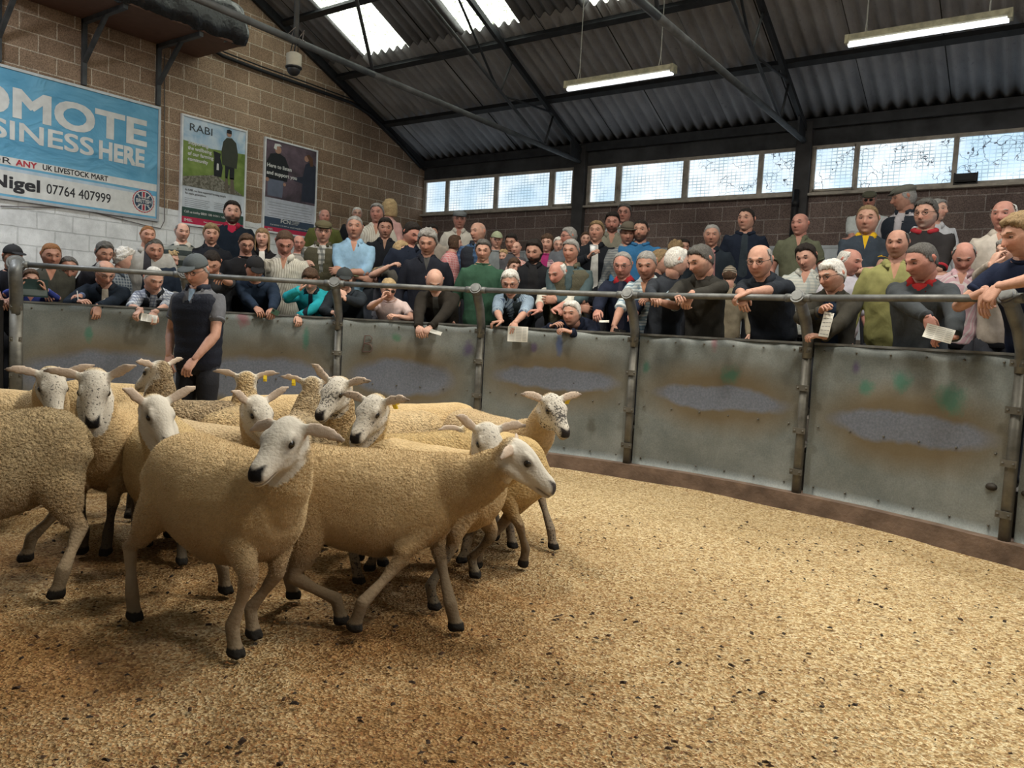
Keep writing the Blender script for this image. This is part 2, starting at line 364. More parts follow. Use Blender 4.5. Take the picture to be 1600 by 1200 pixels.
# ------------------------------------------------ floor and terrace
def shavmat():
    m,nt,b=newmat('wood_shavings_bedding',.85,0,.2); v=ocoord(nt)
    vo=nd(nt,'ShaderNodeTexVoronoi',Scale=95.,Randomness=1.); nt.links.new(v,vo.inputs['Vector'])
    s=nt.nodes.new('ShaderNodeSeparateColor'); nt.links.new(vo.outputs['Color'],s.inputs[0])
    c=ramp(nt,s.outputs[0],[(0,(.30,.18,.075)),(.3,(.52,.35,.165)),(.65,(.70,.53,.29)),(1,(.88,.74,.48))])
    # reddish-brown shade painted where the flock has trodden, paler bedding elsewhere
    big=ramp(nt,noise_(nt,v,.9,4,.6,.4),[(.40,1),(.62,0)])
    vd=nt.nodes.new('ShaderNodeVectorMath'); vd.operation='DISTANCE'; nt.links.new(v,vd.inputs[0]); vd.inputs[1].default_value=(-3.1,1.5,0)
    lft=ramp(nt,math_(nt,'MULTIPLY',math_(nt,'ADD',vd.outputs['Value'],math_(nt,'MULTIPLY',noise_(nt,v,1.4,3),1.2)),.2),[(.42,1),(.78,0)])
    red=math_(nt,'MULTIPLY',math_(nt,'ADD',math_(nt,'MULTIPLY',big,.5),.5),lft)
    c=mix(nt,red,c,mix(nt,1.0,c,(.48,.35,.235),'MULTIPLY'))
    c=mix(nt,ramp(nt,noise_(nt,v,7,5,.8),[(.56,0),(.70,.65)]),c,(.20,.11,.05))
    c=mix(nt,ramp(nt,noise_(nt,v,17,4,.75),[(.66,0),(.72,.8)]),c,(.075,.05,.03))
    nt.links.new(c,b.inputs['Base Color'])
    h=math_(nt,'ADD',math_(nt,'ADD',vo.outputs['Distance'],math_(nt,'MULTIPLY',noise_(nt,v,200,2),.6)),math_(nt,'MULTIPLY',noise_(nt,v,11,4),1.6))
    bump(nt,b,h,.014,1.0); return m
M_shav=shavmat()
N=170; rr=np.linspace(0,RR-.10,90)**1.0; th=np.linspace(0,2*math.pi,N,endpoint=False)
pts=np.array([(RC[0]+r*math.cos(t),RC[1]+r*math.sin(t),0) for r in rr for t in th])
pts[:,2]=.006*sinnoise(pts,5,3)+.010*sinnoise(pts,1.7,5)+.03*np.clip((np.hypot(*(pts[:,:2]-RC).T)-5.3)/.3,0,1)**2*(.6+.4*sinnoise(pts,4,8))-.012
mb=MB(); F=[(i*N+j,i*N+(j+1)%N,(i+1)*N+(j+1)%N,(i+1)*N+j) for i in range(len(rr)-1) for j in range(N)]
mb.add(pts,F); o=link('bedding',mb.mesh('bedding',[M_shav])); tag(o,'golden wood shavings spread over the sale ring floor','wood shavings',None,'stuff')
mb=MB(); mb.box((XA-.2,Y0-.2,-.2),(X1+.2,YB+.2,-.04)); structure('floor',mb,[M_conc])
# loose chips and dark crumbs lying on the bedding
def chips(name,n,size,cols,label,cat,R0=5.4,thick=.25,near=True,seed=1):
    g=np.random.default_rng(seed); mb=MB(); V=[];F=[];C=[]
    k=0
    while k<n:
        if near: d=.9+4.6*g.random()**1.5; a=g.uniform(-.75,.75); p=np.array([FW[0],FW[1]])*d*1.0+np.array([RT[0],RT[1]])*d*math.tan(a)
        else: a=g.uniform(0,6.28); p=RC+np.array([math.cos(a),math.sin(a)])*R0*math.sqrt(g.random())
        if np.hypot(*(p-RC))>R0: continue
        s=size*g.uniform(.5,1.6); a=g.uniform(0,6.28); ax=np.array([math.cos(a),math.sin(a),g.uniform(-.3,.3)])*s; ay=np.array([-math.sin(a),math.cos(a),g.uniform(-.5,.5)])*s*g.uniform(.3,.7); az=nrm(np.cross(ax,ay))*s*thick
        c=np.array([p[0],p[1],.004+s*.2]); o=len(V)
        for q in (c-ax-ay,c+ax*.9-ay,c+ax+ay*.8,c-ax+ay,c+az): V.append(q)
        F+= [(o,o+1,o+4),(o+1,o+2,o+4),(o+2,o+3,o+4),(o+3,o,o+4)]; cc=np.array(cols[g.integers(len(cols))])*(1-(1-np.array([.50,.36,.24]))*np.clip((3.2-math.hypot(p[0]+3.1,p[1]-1.5))/1.2,0,1)); C+=[cc]*5; k+=1  # chips darkened along with the shade painted round the flock
    mb.add(np.array(V),F,0,np.array(C)); o=link(name,mb.mesh(name,[colmat('chip_colour',.8)],False)); tag(o,label,cat,None,'stuff')
chips('shavings',60000,.0042,[(.66,.47,.25),(.55,.36,.17),(.74,.56,.33),(.42,.24,.10),(.28,.15,.065),(.18,.10,.05)],'loose pale curls of wood shaving scattered over the ring floor','wood shavings')
chips('droppings',1700,.0085,[(.05,.032,.02),(.09,.055,.03),(.03,.022,.015)],'small dark crumbs of muck scattered over the ring floor','droppings',near=True,thick=.6,seed=4)
# terrace steps that the crowd stands on
TIER=[(5.86,6.62,.42),(6.62,7.35,.62),(7.35,8.1,.82),(8.1,8.85,1.0),(8.85,9.6,1.18),(9.6,13.8,1.36)]
def clipr(a,r):
    c,s=math.cos(a),math.sin(a); t=r
    if c<0: t=min(t,(XA-RC[0])/c)
    if c>0: t=min(t,(X1-RC[0])/c)
    if s>0: t=min(t,(YB-RC[1])/s)
    return t
for i,(a,b,z) in enumerate(TIER):
    mb=MB(); A=np.radians(np.linspace(20,190,86)); V=[];F=[]
    for t in A:
        r0_=min(a,clipr(t,a)); r1_=max(clipr(t,b),r0_)
        for r_,zz in ((r0_,-.05),(r0_,z),(r1_,z),(r1_,-.05)): V.append((RC[0]+r_*math.cos(t),RC[1]+r_*math.sin(t),zz))
    for k in range(len(A)-1):
        for j in range(4): F.append((k*4+j,k*4+(j+1)%4,(k+1)*4+(j+1)%4,(k+1)*4+j))
    F.append((3,2,1,0)); L=(len(A)-1)*4; F.append((L,L+1,L+2,L+3))
    mb.add(V,F); o=link('terrace_step',mb.mesh('terrace_step',[M_conc],False)); o['kind']='structure'
# ------------------------------------------------ ring kerb, panels, posts, rail
def pol(r,deg,z): t=math.radians(deg); return np.array([RC[0]+r*math.cos(t),RC[1]+r*math.sin(t),z])
def arcslab(mb,r0,r1,a0,a1,z0,z1,n=24,mat=0):
    rings=[]
    for t in np.linspace(a0,a1,n): rings.append(np.array([pol(r0,t,z0),pol(r1,t,z0),pol(r1,t,z1),pol(r0,t,z1)]))
    mb.loft(rings,mat)
mb=MB(); arcslab(mb,5.60,5.80,30,170,-.03,.135,110)
M_kerb=plain('muddy_kerb',(.15,.105,.08),.9,0,.35,6,.006,30)
tag(link('ring_kerb',mb.mesh('ring_kerb',[M_kerb],False)),'brown muddy kerb running round the foot of the metal ring wall','kerb')
OV={64:(.05,.60,.85,.13),79:(.05,.66,.85,.11),94.4:(0,.70,.9,.12),109.8:(-.1,.60,.8,.2),124.4:(0,.5,1.1,.26),139:(0,.48,1.1,.28),49:(0,.6,.8,.12)}
def panelmat(seed,marks):
    m,nt,b=newmat('stained_galvanised_sheet',.5,.1,.4); v=ocoord(nt); uvx=attr(nt,'pu','Fac'); sp=nt.nodes.new('ShaderNodeSeparateXYZ'); nt.links.new(v,sp.inputs[0]); z=sp.outputs[2]
    base=ramp(nt,noise_(nt,v,2.6,5,.6),[(.3,(.125,.145,.145)),(.7,(.225,.245,.24))])
    base=mix(nt,1.0,base,ramp(nt,noise_(nt,v,90,2),[(.3,.85),(.7,1.1)]),'MULTIPLY')
    # rub marks: brown grease ring around a bluish polished oval at sheep height
    cb=nt.nodes.new('ShaderNodeCombineXYZ'); nt.links.new(uvx,cb.inputs[0]); nt.links.new(z,cb.inputs[1]); cb.inputs[2].default_value=seed*3.1
    wob=math_(nt,'MULTIPLY',math_(nt,'SUBTRACT',noise_(nt,cb.outputs[0],3.,3),.5),.12)
    def oval(cu,cz,ru,rz):
        a=math_(nt,'DIVIDE',math_(nt,'SUBTRACT',uvx,cu),ru); c=math_(nt,'DIVIDE',math_(nt,'SUBTRACT',math_(nt,'ADD',z,wob),cz),rz)
        return math_(nt,'SQRT',math_(nt,'ADD',math_(nt,'POWER',math_(nt,'ABSOLUTE',a),2.),math_(nt,'POWER',math_(nt,'ABSOLUTE',c),2.)))
    u0_,z0_,ru_,rz_=OV[seed]; ring=ramp(nt,oval(u0_,z0_,ru_+.28,rz_+.24),[(.50,1),(1.0,0)]); base=mix(nt,math_(nt,'MULTIPLY',ring,.8),base,(.14,.10,.048))
    blue=ramp(nt,oval(u0_,z0_,ru_,rz_),[(.75,1),(1.05,0)]); base=mix(nt,blue,base,ramp(nt,noise_(nt,v,60,3),[(.3,(.12,.14,.18)),(.7,(.18,.20,.255))]))
    # water tide at the top edge
    d=math_(nt,'GREATER_THAN',math_(nt,'ADD',z,math_(nt,'MULTIPLY',math_(nt,'SUBTRACT',noise_(nt,cb.outputs[0],2.4,3,.5),.5),.55)),1.26); base=mix(nt,math_(nt,'MULTIPLY',d,.6),base,(.10,.10,.085))
    sc_=ramp(nt,noise_(nt,v,13,4,.75),[(.70,0),(.735,.85)]); base=mix(nt,sc_,base,(.05,.05,.05))
    for (mu,mz,mr,mrz,mc) in marks:
        k=ramp(nt,math_(nt,'ADD',oval(mu,mz,mr,mrz),math_(nt,'MULTIPLY',math_(nt,'SUBTRACT',noise_(nt,v,14,4,.7),.5),1.4)),[(.35,.62),(1.0,0)]); base=mix(nt,k,base,mc)
    nt.links.new(base,b.inputs['Base Color']); bump(nt,b,noise_(nt,v,1.5,2),.02,.6); return m
GR=(.02,.17,.12); BL=(.02,.06,.22); PU=(.06,.03,.12); RD=(.20,.05,.07)
PM={49:[],64:[(-.38,.86,.10,.08,GR),(-.05,.93,.12,.10,GR),(.42,.85,.17,.13,GR),(-.50,1.0,.05,.05,PU),(.1,1.2,.12,.06,(.08,.17,.22))],
    79:[(.15,.86,.13,.10,GR),(-.05,1.14,.05,.11,RD),(-.85,.86,.06,.06,GR)],94.4:[(.03,1.02,.06,.12,BL),(-.3,.98,.06,.06,PU),(.5,.3,.08,.1,(.07,.07,.06))],
    109.8:[(.82,.93,.10,.10,PU),(-.2,1.0,.08,.06,(.03,.14,.07))],124.4:[(.55,.95,.06,.16,GR),(-.3,1.1,.1,.1,RD)],139:[(-.2,.9,.06,.12,GR)]}
PL={49:'galvanised sheet wall panel at the far right of the ring, mostly outside the picture',64:'rightmost stained sheet panel with three green paint smears and a purple one',79:'stained sheet panel left of the rightmost panel, with one green smear and a red scribble',
 94.4:'stained sheet panel with a blue paint mark, behind the speckled sheep on the right',109.8:'sheet panel marked with a faint letter B, below the bald man in the brown jacket',124.4:'sheet panel right of the handler, below the men with the phone and teal jacket',139:'leftmost stained sheet panel, left of and behind the handler'}
for a0,a1 in zip(POSTS[:-1],POSTS[1:]):
    g0=.38; A=np.linspace(a0+g0,a1-g0,30); zs=np.linspace(.135,1.29,16); V=[];pu=[]
    for side,r_ in ((0,5.690),(1,5.697)):
        for z in zs:
            for t in A: V.append(pol(r_+.004*math.sin(t*1.3)+.003*math.sin(z*9+t*.5),t,z)); pu.append(-(t-(a0+a1)/2)/((a1-a0)/2))
    n=len(A);m_=len(zs);F=[(s_*n*m_+i*n+j,s_*n*m_+i*n+j+1,s_*n*m_+(i+1)*n+j+1,s_*n*m_+(i+1)*n+j) for s_ in (0,1) for i in range(m_-1) for j in range(n-1)]
    F+= [((m_-1)*n+j,(m_-1)*n+j+1,n*m_+(m_-1)*n+j+1,n*m_+(m_-1)*n+j) for j in range(n-1)]+[(j,j+1,n*m_+j+1,n*m_+j) for j in range(n-1)]
    mb=MB(); mb.add(V,F); root=empty('ring_hoarding',pol(5.69,(a0+a1)/2,.135),PL[a0],'metal panel','sheet metal panels of the sale ring')
    L=np.array(root.location); mb.v=[q-L for q in mb.v]
    me=mb.mesh('sheet',[panelmat(a0,PM[a0])],True,{'pu':pu}); s_=link('sheet',me,root)
    mb=MB(); 
    rings=[np.array([pol(5.683,t,1.285),pol(5.72,t,1.285),pol(5.72,t,1.302),pol(5.683,t,1.302)])-L for t in A]; mb.loft(rings); link('top_edge',mb.mesh('top_edge',[M_galv],False),root)
    mb=MB(); mb.ell((0,0,0),(.009,.009,.009),n=6,m=4); rv=mb.mesh('rivet',[M_post],True)
    for t in np.linspace(a0+1.2,a1-1.2,6):
        for z in (1.24,.66,.2): link('rivet',rv,root).location=tuple(pol(5.686,t,z)-L)
mk=None
def textmesh(body,size,bold=0,ext=.001,align='LEFT',sx=1.0,shear=0,lh=1.0):
    cu=bpy.data.curves.new('t','FONT'); cu.body=body; cu.size=size; cu.offset=0; cu.extrude=ext; cu.align_x=align; cu.shear=shear; cu.space_line=lh; cu.resolution_u=4
    ob=bpy.data.objects.new('t',cu); V,F=evaluate(ob); bpy.data.objects.remove(ob); bpy.data.curves.remove(cu); V[:,0]*=sx
    if bold:
        n=len(V); b_=bold*(1.0 if size>=.9 else size*6); V2=[];F2=[]
        for k,(dx,dy) in enumerate(((-1,-1),(1,-1),(1,1),(-1,1),(0,0))): V2.append(V+np.array([dx*b_*.9,dy*b_*.9,k*.00004])); F2+=[tuple(i+k*n for i in f) for f in F]
        V=np.vstack(V2);F=F2
    return V,F
def textonA(parent,body,y,z,size,mat,w=None,bold=0,align='LEFT',lay=1,name='lettering',sx=1.0,lh=1.0):
    """text lying on the left wall's face: u runs along +Y, v along +Z, faces +X"""
    V,F=textmesh(body,size,bold,.0008,align,sx,0,lh)
    if w is not None: V[:,0]*=w/max(1e-6,(V[:,0].max()-V[:,0].min()))
    L=np.array(parent.location); P=np.c_[np.full(len(V),XA+.03+.0015*lay)+V[:,2],y+V[:,0],z+V[:,1]]-L
    mb=MB(); mb.add(P,F); return link(name,mb.mesh(name,[mat],False),parent)
# the letter scrawled on a panel
c=oncyl(574,550,5.683)
a_=math.degrees(math.atan2(c[1]-RC[1],c[0]-RC[0])); tang=nrm(pol(1,a_-1,0)-pol(1,a_,0)); inn=nrm(pol(0,0,0)-pol(1,a_,0)); tang=tang if tang@RT>0 else -tang
par=[o for o in bpy.data.objects if o.name.startswith('ring_hoarding') and 'letter B' in o['label']][0]
q=lambda u,v:c+tang*u+np.array([0,0,v])+inn*.006-np.array(par.location)
mb=MB(); mb.tube([q(-.03,.16),q(-.035,.08),q(-.05,.0)],.006,6); mb.tube([q(-.03,.16),q(.02,.165),q(.045,.14),q(.03,.10),q(-.03,.085)],.005,6); mb.tube([q(-.03,.085),q(.03,.075),q(.05,.04),q(.03,.005),q(-.05,.0)],.007,6)
link('letter_mark',mb.mesh('letter_mark',[plain('brown_marker_smear',(.11,.075,.065),.8)]),par)
PO={49:'ring post off the right edge of the picture',64:'steel ring post at the right edge of the picture',79:'steel ring post below the elderly man holding white paper',94.4:'steel ring post between the checked-shirt man and the leaning men',
 109.8:'steel ring post just left of the white-haired man holding a price list',124.4:'steel ring post in front of the boy in the dark cap',139:'steel ring post behind the handler',153.6:'thick steel gate post at the far left of the ring'}
rail_pts={}
for a in POSTS:
    t=math.radians(a); th_=a; big=a==153.6
    base=pol(5.66,a,-.02); r=empty('ring_post',base,PO[a],'fence post','steel posts of the sale ring'); L=base
    top=pol(5.46 if not big else 5.6,a,1.625); rail_pts[a]=top
    mb=MB(); rw=.055 if big else .034
    tg=nrm(pol(1,a+90,0)-pol(0,0,0)); 
    mb.tube([base-L,pol(5.66,a,1.22)-L],[(rw*.8,rw)]*2,10,e=3.2,rnd=False,ref=(math.cos(t),math.sin(t),0)); link('shaft',mb.mesh('shaft',[M_post]),r)
    mb=MB(); mb.tube([pol(5.66,a,1.18)-L,pol(5.655,a,1.32)-L,pol(5.60,a,1.45)-L,pol(5.52,a,1.55)-L,top-L],[(.04,.036),(.045,.04),(.05,.042),(.05,.042),(.045,.04)] if not big else [.055]*5,12,ref=(math.cos(t),math.sin(t),0),rnd=False); link('bent_arm',mb.mesh('bent_arm',[M_galv]),r)
    mb=MB(); d=nrm(CAM-top)*0; ax=nrm(np.array([-math.cos(t),-math.sin(t),.5]))
    R_=.055 if not big else .075
    mb.tube([top-L-ax*.03,top-L+ax*.035],[R_,R_],18,rnd=False); mb.tube([top-L+ax*.035,top-L+ax*.042],[R_*.8,R_*.7],18,rnd=False); link('cap',mb.mesh('cap',[M_galv],False),r)
    for z in (.30,.62,.95,1.24):
        mb=MB(); c=pol(5.655,a,z)-L; inw=np.array([-math.cos(t),-math.sin(t),0])
        mb.obox(c+inw*.03,inw*.006,tg*.05,(0,0,.022)); 
        for s in (-1,1): mb.ell(c+inw*.038+tg*.033*s,(.009,.009,.009),n=8,m=5)
        link('clamp',mb.mesh('clamp',[M_post],False),r)
rr_=empty('guard_rail',pol(5.46,109.8,1.62),'long grey tubular hand rail bolted along the tops of the ring posts','hand rail'); L=np.array(rr_.location)
for a0,a1 in zip(POSTS[:-1],POSTS[1:]):
    mb=MB(); A,B=rail_pts[a0]-L,rail_pts[a1]-L; mb.tube([A,B],.0245,14,rnd=False)
    for q in (.045,.955): 
        c=A+(B-A)*q; d=nrm(B-A)*.035; mb.tube([c-d,c+d],.031,14,rnd=False)
    link('rail_section',mb.mesh('rail_section',[M_galv]),rr_)
# dark gate beyond the left post
g=empty('side_gate',pol(5.68,160,0),'black boarded gate left of the thick gate post at the far left','gate'); L=np.array(g.location)
mb=MB(); arcslab(mb,5.68,5.72,154.6,166,.02,1.30,6); mb.v=[q-L for q in mb.v]; link('board',mb.mesh('board',[M_black],False),g)
# ------------------------------------------------ things on the left wall
def flat(parent,y0,z0,y1,z1,mat,lay=0,name='print',th=.001):
    L=np.array(parent.location); mb=MB(); x=XA+.03+.0015*lay; mb.box(np.array([x-th,y0,z0])-L,np.array([x,y1,z1])-L); return link(name,mb.mesh(name,[mat],False),parent)
def polyA(parent,pts,mat,lay,name='picture_shape'):
    L=np.array(parent.location); x=XA+.03+.0015*lay; n=len(pts); V=[np.array([x,a,b])-L for a,b in pts]+[np.array([x-.001,a,b])-L for a,b in pts]
    mb=MB(); mb.add(V,[tuple(range(n)),tuple(range(2*n-1,n-1,-1))]+[(i,i+n,(i+1)%n+n,(i+1)%n) for i in range(n)]); return link(name,mb.mesh(name,[mat],False),parent)
def frame(parent,y0,z0,y1,z1,w,mat,d=.035,name='frame'):
    L=np.array(parent.location); mb=MB()
    for a,b in (((y0,z0),(y1,z0+w)),((y0,z1-w),(y1,z1)),((y0,z0+w),(y0+w,z1-w)),((y1-w,z0+w),(y1,z1-w))): mb.box(np.array([XA+.001,*a])-L,np.array([XA+d+.01,*b])-L)
    return link(name,mb.mesh(name,[mat],False),parent)
BN=empty('advert_banner',(XA+.02,4.0,2.58),'large blue advertising banner in a silver frame on the left wall','banner')
mblue,nt,b=newmat('blue_banner_vinyl',.45); v=ocoord(nt); nt.links.new(ramp(nt,noise_(nt,scalev(nt,v,(1,1.2,2)),1.6,4,.5,.8),[(.3,(.10,.33,.52)),(.7,(.17,.43,.62))]),b.inputs['Base Color']); bump(nt,b,noise_(nt,scalev(nt,v,(1,1,1.6)),1.8,3,.5,1.),.08,.6)
M_bw=plain('banner_white_ink',(.66,.66,.64),.5); M_bk=plain('banner_black_ink',(.03,.03,.035),.5); M_rd=plain('banner_red_ink',(.45,.04,.06),.5); M_sil=plain('silver_frame',(.50,.52,.55),.35,.5)
BY0,BY1,BZ0,BZ1=1.6,6.35,2.60,4.20
flat(BN,BY0,BZ0,BY1,BZ1,mblue,0,'banner_sheet'); frame(BN,BY0,BZ0-.03,BY1+.02,BZ1+.02,.035,M_sil)
flat(BN,BY0+.03,2.635,BY1-.03,2.93,M_bw,1,'white_band'); flat(BN,BY0+.03,3.00,BY1-.02,3.10,M_bw,1,'white_band')
# wavy lower white band edge
polyA(BN,[(BY0+.03,2.93),(BY1-.4,2.93),(BY1-.15,2.935),(BY1-.15,2.95),(BY1-.6,2.97),(BY0+.03,2.975)],plain('pale_blue_ink',(.45,.56,.66),.5),1)
def bt(body,x0,x1,z0,z1,mat,bold,lay=2,nm='lettering',fit=True):
    V,F=textmesh(body,1.0,bold,.001); V[:,0]-=V[:,0].min(); w=V[:,0].max(); h=V[:,1].max()-min(0,0); hh=V[:,1].max()
    V[:,0]*=(x1-x0)/w; V[:,1]*=(z1-z0)/hh
    L=np.array(BN.location); P=np.c_[np.full(len(V),XA+.03+.0015*lay)+V[:,2],x0+V[:,0],z0+V[:,1]]-L; mb=MB(); mb.add(P,F); link(nm,mb.mesh(nm,[mat],False),BN)
def ya(px,py): return onX(px,py,XA)[1:]
bt('PROMOTE',3.13,6.17,3.62,3.98,M_bw,.035)
bt('YOUR',2.75,3.50,3.32,3.56,M_bw,.02); bt('BUSINESS',3.62,5.42,3.33,3.56,M_bw,.02); bt('HERE',5.49,6.14,3.32,3.56,M_bw,.045)
bt('FOR',4.05,4.40,3.015,3.09,M_bk,0); bt('ANY',4.45,4.70,3.015,3.09,M_rd,.03); bt('UK LIVESTOCK MART',4.77,5.62,3.02,3.09,M_bk,.02)
bt('Call Nigel',3.62,4.74,2.72,2.875,M_bk,.03); bt('07764 407999',4.82,5.66,2.725,2.85,M_bk,-.005)
# badge
L=np.array(BN.location); cy,cz=6.135,2.83
def disc(par,cy,cz,r,mat,lay,n=32,teeth=0,name='badge_disc'):
    pts=[(cy+r*(1+(.05 if teeth and k%2 else 0))*math.cos(k*2*math.pi/n),cz+r*(1+(.05 if teeth and k%2 else 0))*math.sin(k*2*math.pi/n)) for k in range(n)]; polyA(par,pts,mat,lay,name)
disc(BN,cy,cz,.158,M_rd,3,48,1); disc(BN,cy,cz,.150,M_bw,4); disc(BN,cy,cz,.135,plain('badge_navy',(.04,.07,.12),.5),5)
for pts in ([(-.03,.04),(.03,.04),(.03,.128),(-.03,.128)],[(-.03,-.128),(.03,-.128),(.03,-.04),(-.03,-.04)]): polyA(BN,[(cy+a,cz+b_) for a,b_ in pts],M_bw,6)
for pts in ([(-.015,.04),(.015,.04),(.015,.13),(-.015,.13)],[(-.015,-.13),(.015,-.13),(.015,-.04),(-.015,-.04)]): polyA(BN,[(cy+a,cz+b_) for a,b_ in pts],M_rd,7)
for s1 in (-1,1):
    for s2 in (-1,1): polyA(BN,[(cy+s1*a,cz+s2*b_) for a,b_ in ((.04,.05),(.055,.045),(.10,.085),(.085,.098))][::s1*s2],M_bw,6)
bt('BRITISH',cy-.115,cy+.115,cz-.025,cz+.03,M_bw,.03,8)
for _t,_z in (('SUPPORTING',.042),('AGRICULTURE',-.058)): bt(_t,cy-.085,cy+.085,cz+_z,cz+_z+.018,M_bw,.01,8)
# poster with the man and dog
def photo_mat(name,stops,sc,dist=.5,rough=.5):
    m,nt,b=newmat(name,rough); v=ocoord(nt); nt.links.new(ramp(nt,noise_(nt,v,sc,4,.6,dist),stops),b.inputs['Base Color']); return m
P1=empty('charity_poster',(XA+.02,7.26,2.60),'framed poster of a man in a green coat with a black dog in a field','poster')
y0,y1,z0,z1=6.70,7.84,2.58,4.22
flat(P1,y0+.01,z0+.01,y1-.01,z1-.01,plain('poster_paper',(.62,.66,.72),.4),0,'backing'); frame(P1,y0,z0,y1,z1,.028,M_white)
zt=3.17
flat(P1,y0+.03,zt,y1-.03,z1-.03,photo_mat('poster_sky',[(.4,(.30,.48,.66)),(.65,(.66,.74,.82))],3),1,'sky_area')
polyA(P1,[(y0+.03,zt),(y1-.03,zt),(y1-.03,3.84),(y0+.5,3.80),(y0+.03,3.84)],photo_mat('poster_field',[(.35,(.13,.20,.04)),(.65,(.24,.32,.09))],4),2,'field_area')
polyA(P1,[(y0+.03,zt),(y1-.03,zt),(y1-.2,3.25),(y0+.6,3.42),(y0+.03,3.30)],photo_mat('poster_stones',[(.4,(.12,.11,.08)),(.6,(.30,.28,.23))],25),3,'stones_area')
mo=plain('poster_olive_coat',(.05,.055,.04),.6); md=plain('poster_dark',(.02,.022,.025),.6); msk=plain('poster_skin',(.42,.24,.17),.6); mbt=plain('poster_boot',(.16,.13,.10),.6)
cx=7.52
polyA(P1,[(cx-.07,3.62),(cx+.10,3.62),(cx+.10,3.40),(cx+.02,3.40),(cx+.015,3.55),(cx,3.55),(cx-.02,3.40),(cx-.06,3.40)],md,4,'trousers_shape')
polyA(P1,[(cx-.06,3.42),(cx-.02,3.42),(cx,3.22),(cx-.07,3.22)],mbt,4); polyA(P1,[(cx+.03,3.42),(cx+.085,3.42),(cx+.12,3.17),(cx+.04,3.17)],mbt,4)
polyA(P1,[(cx-.12,3.60),(cx+.14,3.58),(cx+.16,3.80),(cx+.12,3.98),(cx+.04,4.04),(cx-.05,4.03),(cx-.11,3.96),(cx-.14,3.80)],mo,5,'coat_shape')
disc(P1,cx-.01,4.09,.042,msk,6,16,name='face_shape'); polyA(P1,[(cx-.055,4.10),(cx+.035,4.10),(cx+.03,4.15),(cx-.01,4.165),(cx-.05,4.15)],md,7,'hat_shape')
dx=7.31
polyA(P1,[(dx-.05,3.40),(dx+.08,3.40),(dx+.10,3.55),(dx+.05,3.70),(dx+.06,3.76),(dx-.07,3.78),(dx-.05,3.68),(dx-.06,3.55)],md,5,'dog_shape'); polyA(P1,[(dx-.01,3.50),(dx+.03,3.50),(dx+.025,3.60),(dx-.005,3.60)],M_bw,6,'dog_bib')
textonA(P1,'RABI',y0+.12,4.00,.16,plain('poster_grey_ink',(.06,.07,.08),.5),.38,.0,'LEFT',4)
for k,t in enumerate(['Supporting','the wellbeing','of our farming','community']): textonA(P1,t,y0+.11,3.80-k*.082,.075,M_bw,[.34,.40,.43,.34][k],.004,'LEFT',5)
for k,t in enumerate(['At RABI, we have supported farming people','for many generations.']): textonA(P1,t,y0+.08,3.10-k*.05,.045,M_bk,[.70,.36][k],0,'LEFT',2)
for k in range(5):
    flat(P1,y0+.08,2.985-k*.028,y0+.50-.03*(k%3),2.992-k*.028,plain('poster_small_print',(.25,.27,.3),.6),1,'text_line')
    if k<4: flat(P1,y0+.58,2.985-k*.028,y0+1.0-.05*(k%2),2.992-k*.028,plain('poster_small_print',(.25,.27,.3),.6),1,'text_line')
flat(P1,y0+.03,2.71,y1-.03,2.85,plain('poster_green_band',(.04,.085,.07),.5),1,'green_band'); textonA(P1,'Call us today 0800 188 4444 / rabi.org.uk',y0+.07,2.77,.05,M_bw,.85,.001,'LEFT',3)
flat(P1,y0+.03,2.61,y1-.03,2.71,plain('poster_red_band',(.50,.03,.08),.5),1,'red_band'); textonA(P1,'IMEL',y0+.07,2.64,.06,M_bw,.14,.003,'LEFT',3)
textonA(P1,'Printed and supported by IMEL',y0+.40,2.655,.03,M_bw,.4,0,'LEFT',3)
# poster with two people talking
P2=empty('support_poster',(XA+.02,8.73,2.70),'framed poster of two people talking with dark blue band reading FCN','poster')
y0,y1,z0,z1=8.18,9.29,2.66,4.21
flat(P2,y0+.01,z0+.01,y1-.01,z1-.01,plain('poster_paper2',(.58,.60,.68),.4),0,'backing'); frame(P2,y0,z0,y1,z1,.026,M_white)
flat(P2,y0+.03,3.24,y1-.03,z1-.03,photo_mat('poster_mauve',[(.35,(.06,.045,.055)),(.65,(.17,.12,.15))],2.5),1,'photo_area')
polyA(P2,[(y0+.05,3.55),(y0+.47,3.55),(y0+.50,3.80),(y0+.42,3.95),(y0+.28,4.00),(y0+.12,3.96),(y0+.04,3.80)],md,2,'jumper_shape')
polyA(P2,[(y0+.08,3.27),(y0+.38,3.27),(y0+.40,3.56),(y0+.08,3.56)],plain('poster_jeans',(.14,.16,.22),.6),2)
disc(P2,y0+.27,4.05,.065,msk,3,18,name='face_shape'); polyA(P2,[(y0+.18,4.06),(y0+.24,4.04),(y0+.24,4.10),(y0+.34,4.12),(y0+.30,4.15),(y0+.20,4.14)],M_bw,4,'hair_shape')
disc(P2,y0+.07,3.53,.035,msk,3,12,name='hand_shape'); disc(P2,y0+.42,3.50,.03,msk,3,12,name='hand_shape')
polyA(P2,[(y0+.78,3.28),(y1-.03,3.28),(y1-.03,3.92),(y0+.95,3.98),(y0+.85,3.92),(y0+.80,3.70),(y0+.62,3.66),(y0+.62,3.60),(y0+.80,3.58)],plain('poster_navy_coat',(.03,.035,.055),.6),2,'coat_shape')
disc(P2,y0+.87,4.02,.05,msk,3,16,name='face_shape'); polyA(P2,[(y0+.86,4.08),(y0+.92,4.10),(y0+1.0,4.05),(y0+1.02,3.92),(y0+.96,3.90),(y0+.91,4.02)],plain('poster_brown_hair',(.12,.06,.035),.6),4,'hair_shape')
